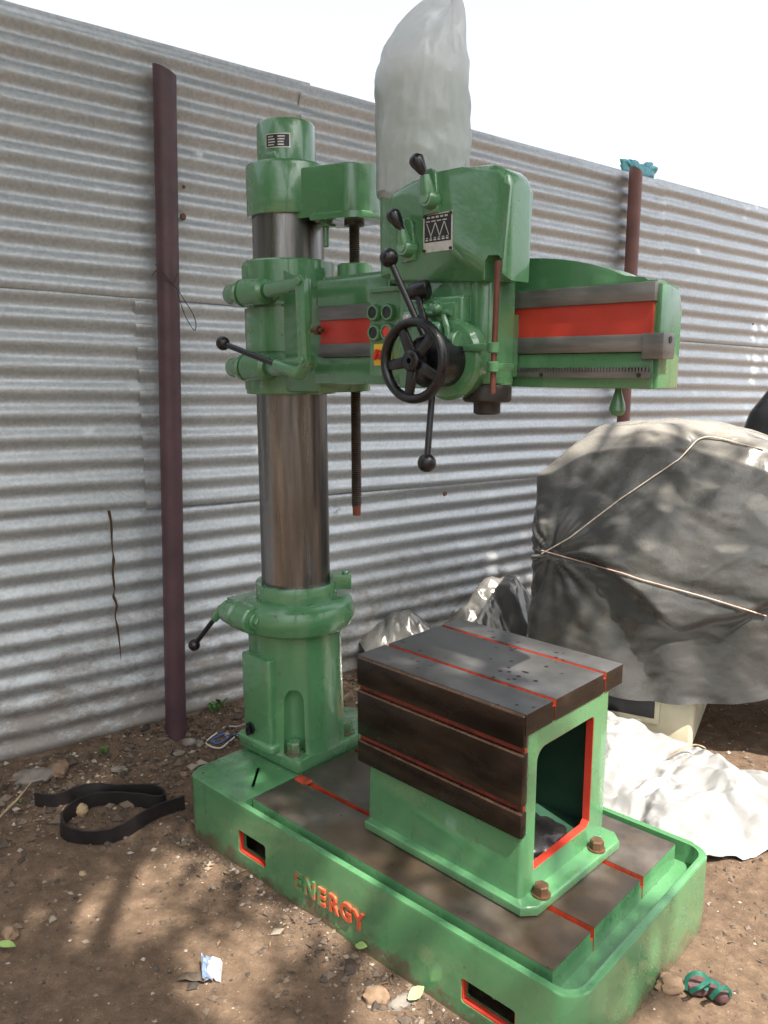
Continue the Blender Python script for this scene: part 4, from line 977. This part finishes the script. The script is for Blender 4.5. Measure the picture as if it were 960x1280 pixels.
# cables by the pedestal
def cable(name, pix, r, mat, label, lift=.006):
    P_ = []
    for q in pix:
        p = onz(q[0], q[1], q[2] if len(q) > 2 else 0); 
        if len(q) < 3: p.z = gz(p.x, p.y)+lift
        P_.append(p)
    bm = bmesh.new(); tube(bm, smooth_path(P_, 6), r, 7); return tag(finish(name, bm, mat, None, 60), label, 'cable')
cable('cable', [(306, 905, .12), (297, 908, .05), (283, 912), (268, 922), (258, 931), (262, 936), (275, 937), (286, 930), (298, 920)], .0036, 'wire_white', 'thin white cable looped on the soil beside the pedestal')
cable('cable', [(300, 918, .06), (291, 922), (282, 928), (272, 932), (264, 930), (272, 924), (284, 919)], .0034, 'wire_blue', 'short blue cable lying inside the white cable loop')
bm = bmesh.new(); tube(bm, [gp(-2, 1027)+Vector((0, 0, .012)), gp(20, 1012)+Vector((0, 0, .03)), gp(40, 993)+Vector((0, 0, .045))], [.0045, .004, .0025], 7); tag(finish('twig', bm, 'twig', None, 60), 'dry bare twig leaning beside the end of the black belt', 'twig')
bm = bmesh.new(); tube(bm, smooth_path([onz(838, 944, .09), onz(852, 936, .12), onz(868, 931, .13), onz(880, 934, .13), onz(882, 938, .10)], 5), .003, 6); tag(finish('twig', bm, 'twig', None, 60), 'thin bent dry stalk sticking up behind the white plastic sheet', 'twig')
# wrapper
wr = thing('wrapper', gp(262, 1216), 'crumpled white and blue wrapper with a brown film tail on bare soil', 'wrapper')
def patch(pix, z, mat, name, amp=.012, seed=1, n=10):
    A, B, C_, D = (gp(*q) for q in pix); bm = bmesh.new(); G = []
    for i in range(n+1):
        row = []
        for j in range(n+1):
            u, v = i/n, j/n; p = (A*(1-u)+B*u)*(1-v)+(D*(1-u)+C_*u)*v; p.z = gz(p.x, p.y)+.004+z(u, v)+amp*crumple(p, 28, seed); row.append(bm.verts.new(p))
        G.append(row)
    for i in range(n):
        for j in range(n): bm.faces.new((G[i][j], G[i+1][j], G[i+1][j+1], G[i][j+1]))
    bmesh.ops.solidify(bm, geom=bm.faces[:], thickness=.0006); return finish(name, bm, mat, wr, 25)
patch(((255, 1226), (276, 1223), (278, 1204), (254, 1208)), lambda u, v: .010*v+.010*math.sin(4*u), 'paper_white', 'white_side', .024, 2)
patch(((253, 1228), (266, 1226), (265, 1206), (252, 1204)), lambda u, v: .004+.012*v+.012*math.sin(3*u+1), 'foil_blue', 'blue_side', .022, 5)
patch(((220, 1224), (256, 1227), (254, 1212), (232, 1214)), lambda u, v: .004, 'film_brown', 'brown_film', .010, 7)
# sandal
sd_ = thing('broken_sandal', gp(885, 1240), 'small maroon and green strapped sandal lying beside the machine base', 'sandal')
for k, (px, py, w_, l_, rz) in enumerate(((870, 1240, .019, .026, .6), (896, 1245, .022, .031, -.2))):
    p = gp(px, py); bm = bmesh.new()
    prism(bm, rrect(-l_, l_, -w_, w_, w_*.7, 6), lambda a_, b_, t: Matrix.Translation(p+Vector((0, 0, gz(p.x, p.y)))) @ Matrix.Rotation(rz, 4, 'Z') @ Vector((a_, b_, (.003 if t == 0 else .026)+.010*abs(a_)/l_)), bev=.004)
    finish('sole', bm, 'sole_maroon', sd_, 40)
def strap(pts, w_, parent, mat):
    P_ = smooth_path(pts, 6); bm = bmesh.new(); prev = None
    for i, p in enumerate(P_):
        d = (P_[min(i+1, len(P_)-1)]-P_[max(i-1, 0)]).normalized(); s_ = d.cross(Vector((.3, -.5, .8))).normalized()*w_
        cur = (bm.verts.new(p-s_), bm.verts.new(p+s_))
        if prev: bm.faces.new((prev[0], prev[1], cur[1], cur[0]))
        prev = cur
    bmesh.ops.solidify(bm, geom=bm.faces[:], thickness=.002); return finish('strap', bm, mat, parent, 40)
for pts in (((857, 1238, .02), (859, 1222, .05), (872, 1216, .065), (885, 1224, .05), (882, 1238, .03)), ((862, 1240, .035), (874, 1234, .055), (888, 1226, .06), (900, 1232, .045)), ((888, 1248, .03), (900, 1236, .06), (910, 1236, .05), (914, 1246, .02))):
    strap([onz(*q) for q in pts], .005, sd_, 'strap_green')
# leaves and weeds
def leaf_mesh(bm, p, d, up, l_, w_, curl=.2):
    s_ = d.cross(up).normalized(); cs = []
    for i in range(5):
        t = i/4; c = p+d*l_*t+up*(l_*curl*(t-t*t*1.3)); ww = w_*math.sin(PI*min(1, t*.92+.06))
        cs.append((bm.verts.new(c-s_*ww), bm.verts.new(c+up*-.1*ww), bm.verts.new(c+s_*ww)))
    for a_, b_ in zip(cs, cs[1:]):
        bm.faces.new((a_[0], a_[1], b_[1], b_[0])); bm.faces.new((a_[1], a_[2], b_[2], b_[1]))
bm = bmesh.new(); leaf_mesh(bm, gp(-4, 1184)+Vector((0, 0, .012)), Vector((.8, .55, 0)).normalized(), Vector((0, 0, 1)), .055, .014); tag(finish('leaf', bm, 'leaf_pale', None, 60), 'single fallen green leaf on bare soil beside the brown angular stone', 'leaf')
bm = bmesh.new(); leaf_mesh(bm, gp(510, 1258)+Vector((0, 0, .02)), Vector((.2, .9, .2)).normalized(), Vector((.5, -.3, .8)), .05, .014); tag(finish('leaf', bm, 'leaf_pale', None, 60), 'yellow green leaf lying on the grey stone near the base', 'leaf')
bm = bmesh.new(); leaf_mesh(bm, gp(444, 1190)+Vector((0, 0, .02)), Vector((.8, .3, .2)).normalized(), Vector((0, -.3, .9)), .035, .012); tag(finish('leaf', bm, 'leaf_pale', None, 60), 'small bright leaf against the lower edge of the base below the lettering', 'leaf')
def weed(px, py, h, n, seed, label):
    p = onz(px, py, 0); p.z = gz(p.x, p.y); rn = random.Random(seed); bm = bmesh.new()
    for k in range(n):
        t = rn.random()*2*PI; d = Vector((math.cos(t), math.sin(t), .5+rn.random()*1.2)).normalized(); l_ = h*(.5+.6*rn.random())
        st_ = p+Vector((rn.uniform(-.3, .3)*h, rn.uniform(-.3, .3)*h, rn.random()*h*.5)); leaf_mesh(bm, st_, d, Vector((-d.x*.5, -d.y*.5, 1)).normalized(), l_*.6, l_*.16)
    tag(finish('weed', bm, 'weed_green', None, 60), label, 'weed')
weed(272, 902, .075, 26, 1, 'small green weed sprouting between the maroon post and the pedestal')
weed(74, 949, .040, 14, 2, 'tiny green weed at the fence foot beside the brown stone')
weed(130, 950, .040, 16, 3, 'low green weed between the fence foot and the black belt')
weed(22, 1000, .030, 12, 4, 'tiny weed beside the leaning dry twig')

# gravel and leaf litter (uncountable)
def scatter(n):
    pts = []
    while len(pts) < n:
        m = random.random()
        if m < .42:
            u = random.uniform(-1.3, 6); d = abs(random.gauss(0, .28))+.02; p = FP+FU*u+FN*d; x, y = p.x, p.y
        elif m < .47:
            x = random.uniform(-.05, 1.5); y = -abs(random.gauss(0, .07))-.01
        else: x = random.uniform(-1.0, 2.3); y = random.uniform(-1.2, 3.)
        if fdist(x, y) < .02 or (-.005 < x < 1.425 and -.005 < y < .735): continue
        pts.append((x, y, m))
    return pts
V, Fc = [], []
octv = np.array([(1, 0, 0), (-1, 0, 0), (0, 1, 0), (0, -1, 0), (0, 0, 1), (0, 0, -1)], float); octf = [(0, 2, 4), (2, 1, 4), (1, 3, 4), (3, 0, 4), (2, 0, 5), (1, 2, 5), (3, 1, 5), (0, 3, 5)]
for x, y, m in scatter(32000):
    s_ = min(.019, .0019*math.exp(abs(random.gauss(0, .80)))); s_ *= 1.6 if m < .42 else 1
    q = octv*(s_*np.array([1, random.uniform(.6, 1), random.uniform(.4, .75)]))*(1+rng.uniform(-.3, .3, (6, 1)))
    t = random.random()*2*PI; c_, n_ = math.cos(t), math.sin(t); q = np.stack([q[:, 0]*c_-q[:, 1]*n_, q[:, 0]*n_+q[:, 1]*c_, q[:, 2]], 1)+np.array([x, y, gz(x, y)+s_*.2])
    b = len(V); V += q.tolist(); Fc += [(b+i, b+j, b+k) for i, j, k in octf]
me = bpy.data.meshes.new('gravel'); me.from_pydata(V, [], Fc); o = mesh_obj('gravel', me, 'gravel', None, 0); o['kind'] = 'stuff'; tag(o, 'loose gravel and small pebbles strewn over the brown soil', 'gravel')
V, Fc = [], []
for x, y, m in scatter(5200):
    if m >= .42 and random.random() < .80: continue
    l_ = random.uniform(.004, .014); w_ = l_*random.uniform(.12, .4); t = random.random()*2*PI; d = np.array([math.cos(t), math.sin(t), random.uniform(-.2, .3)]); s_ = np.array([-math.sin(t), math.cos(t), random.uniform(-.5, .5)])
    c_ = np.array([x, y, gz(x, y)+.005+random.random()*.004]); b = len(V)
    V += [(c_-d*l_).tolist(), (c_-s_*w_+[0, 0, .002]).tolist(), (c_+d*l_).tolist(), (c_+s_*w_+[0, 0, .003]).tolist()]; Fc.append((b, b+1, b+2, b+3))
me = bpy.data.meshes.new('leaf_litter'); me.from_pydata(V, [], Fc); o = mesh_obj('leaf_litter', me, 'litter', None, 0); o['kind'] = 'stuff'; tag(o, 'dry leaf litter and chaff scattered along the foot of the fence', 'leaf litter')

# ------------------------------------------------------------------ shade tree standing behind the photographer
tree = thing('shade_tree', (3.9, -3.3, 0), 'broad leafy tree that shades the yard in front of the fence', 'tree')
CC = Vector((2.15, -.55, 5.6)); rt = random.Random(5)
def shadow_xy(p): return p.x-p.z*sun_to.x/sun_to.z, p.y-p.z*sun_to.y/sun_to.z
cl = []; BA = .030        # about the area one leaf tuft hides
def cover(sx, sy):        # how many leaf layers the crown has above that spot of the yard
    sx += .18*noise.noise(Vector((sx*1.6, sy*1.6, 2))); sy += .18*noise.noise(Vector((sx*1.6, sy*1.6, 7)))
    g1 = noise.noise(Vector((sx*5.2, sy*5.2, 4)))+.5*noise.noise(Vector((sx*11, sy*11, 9))); g2 = noise.noise(Vector((sx*2.3, sy*2.3, 14)))+.4*noise.noise(Vector((sx*6, sy*6, 19)))
    if sy > 1.05 and sx > -.55: return 2.6 if math.hypot(sx-.10, (sy-1.66)*.8)+.10*g1 < .15 else (1.6 if g2 > .48 else .0)
    if sx < -.75: return 5.6 if -1.3 < sy < 3.4 else 1.5
    if sy < .12 and sx < .55: return 3.4 if noise.noise(Vector((sx*3.6, sy*3.6, 24)))+.5*noise.noise(Vector((sx*8, sy*8, 29))) > -.02 else .0
    if sx < .12: return 3.6 if g1 > -.42 else .05
    if sx < 1.45 and sy < .45: return 2.8 if noise.noise(Vector((sx*3.2, sy*3.2, 44)))+.5*noise.noise(Vector((sx*8, sy*8, 49))) > .10 else .0
    return .05
cell = .05
for i in range(90):
    for j in range(100):
        x0, y0 = -3.0+i*cell, -1.6+j*cell
        for k in range(int(cover(x0, y0)*cell*cell/BA+rt.random())):
            z = rt.uniform(4.7, 6.3); sx, sy = x0+rt.random()*cell, y0+rt.random()*cell
            cl.append(Vector((sx+z*sun_to.x/sun_to.z, sy+z*sun_to.y/sun_to.z, z)))
bm = bmesh.new(); fork = Vector((3.4, -2.4, 3.0))
tube(bm, smooth_path([Vector((3.9, -3.3, -.2)), Vector((3.85, -3.2, .9)), Vector((3.6, -2.8, 2.0)), fork], 4), [.20]*4+[.18]*4+[.16]*4+[.15], 14)
limbs = []
for k in range(14):
    q = cl[(k*997+13) % len(cl)]; mid_ = fork.lerp(q, .5)+Vector((rt.uniform(-.2, .2), rt.uniform(-.2, .2), rt.uniform(.1, .4)))
    pts = smooth_path([fork-Vector((0, 0, .1)), mid_, q], 6); tube(bm, pts, [.045-.0028*i for i in range(13)], 8); limbs += pts[3:]
for p in cl:
    b_ = min(limbs, key=lambda q: (q-p).length_squared)
    if (p-b_).length > .05: tube(bm, [b_, b_.lerp(p, .5)+Vector((0, 0, .06)), p], [.007, .005, .003], 4)
finish('trunk', bm, 'bark', tree, 50)
NPC = 27; NL = NPC*len(cl)
cla = np.array([tuple(c) for c in cl]); pos = np.repeat(cla, NPC, 0)+rng.normal(0, .062, (NL, 3))
d = rng.normal(0, 1, (NL, 3)); d[:, 2] -= .4; d /= np.linalg.norm(d, axis=1)[:, None]; s2 = np.cross(d, rng.normal(0, 1, (NL, 3))+np.array([0, 0, 2.])); s2 /= np.linalg.norm(s2, axis=1)[:, None]
ll = rng.uniform(.040, .070, (NL, 1)); ww = ll*.36
VV = np.stack([pos-d*ll, pos-s2*ww, pos+d*ll, pos+s2*ww], 1).reshape(-1, 3)
me = bpy.data.meshes.new('crown'); me.from_pydata(VV.tolist(), [], [(4*i, 4*i+1, 4*i+2, 4*i+3) for i in range(NL)]); mesh_obj('crown', me, 'leaf', tree, 0)

# unseen trees added to block sky light and shade the far fence
def added_shade_tree(base_, cc, rad, n, label, seed):
    rr_ = random.Random(seed); g_ = np.random.default_rng(seed)
    t_ = thing('added_shade_tree', base_, label, 'tree'); bm = bmesh.new(); fk = Vector(base_).lerp(Vector(cc), .5)
    tube(bm, smooth_path([Vector(base_)-Vector((0, 0, .3)), Vector(base_)+Vector((.08, .05, 1.2)), fk], 4), [.19]*4+[.16]*4+[.13], 12)
    cs = []
    for k in range(130):
        q = Vector((rr_.gauss(0, .5), rr_.gauss(0, .5), rr_.gauss(0, .5))); q = q/max(1, q.length); cs.append(Vector(cc)+Vector((q.x*rad[0], q.y*rad[1], q.z*rad[2])))
        if k < 40: tube(bm, [fk, fk.lerp(cs[-1], .5)+Vector((0, 0, .15)), cs[-1]], [.05, .03, .01], 6)
    finish('trunk', bm, 'bark', t_, 50)
    m_ = n*130; ps = np.repeat(np.array([tuple(c) for c in cs]), n, 0)+g_.normal(0, .26, (m_, 3)); dd_ = g_.normal(0, 1, (m_, 3)); dd_ /= np.linalg.norm(dd_, axis=1)[:, None]
    s3 = np.cross(dd_, g_.normal(0, 1, (m_, 3))); s3 /= np.linalg.norm(s3, axis=1)[:, None]; l3 = g_.uniform(.08, .14, (m_, 1))
    v3 = np.stack([ps-dd_*l3, ps-s3*l3*.35, ps+dd_*l3, ps+s3*l3*.35], 1).reshape(-1, 3)
    me = bpy.data.meshes.new('crown'); me.from_pydata(v3.tolist(), [], [(4*i, 4*i+1, 4*i+2, 4*i+3) for i in range(m_)]); mesh_obj('crown', me, 'leaf', t_, 0)
added_shade_tree((-.6, -6.0, 0), (-.4, -5.6, 4.2), (3.0, 1.9, 2.6), 80, 'bushy unseen tree added to block sky light on the open side of the yard', 31)
added_shade_tree((7.6, -.6, 0), (7.2, -.4, 3.4), (1.7, 3.0, 2.3), 80, 'low spreading unseen tree added to block sky light opposite the end of the drilling machine base', 32)
added_shade_tree((5.4, 1.4, 0), (1.7, 3.1, 5.8), (1.7, 1.9, .8), 60, 'leaning unseen tree added to shade the far stretch of the fence', 33)
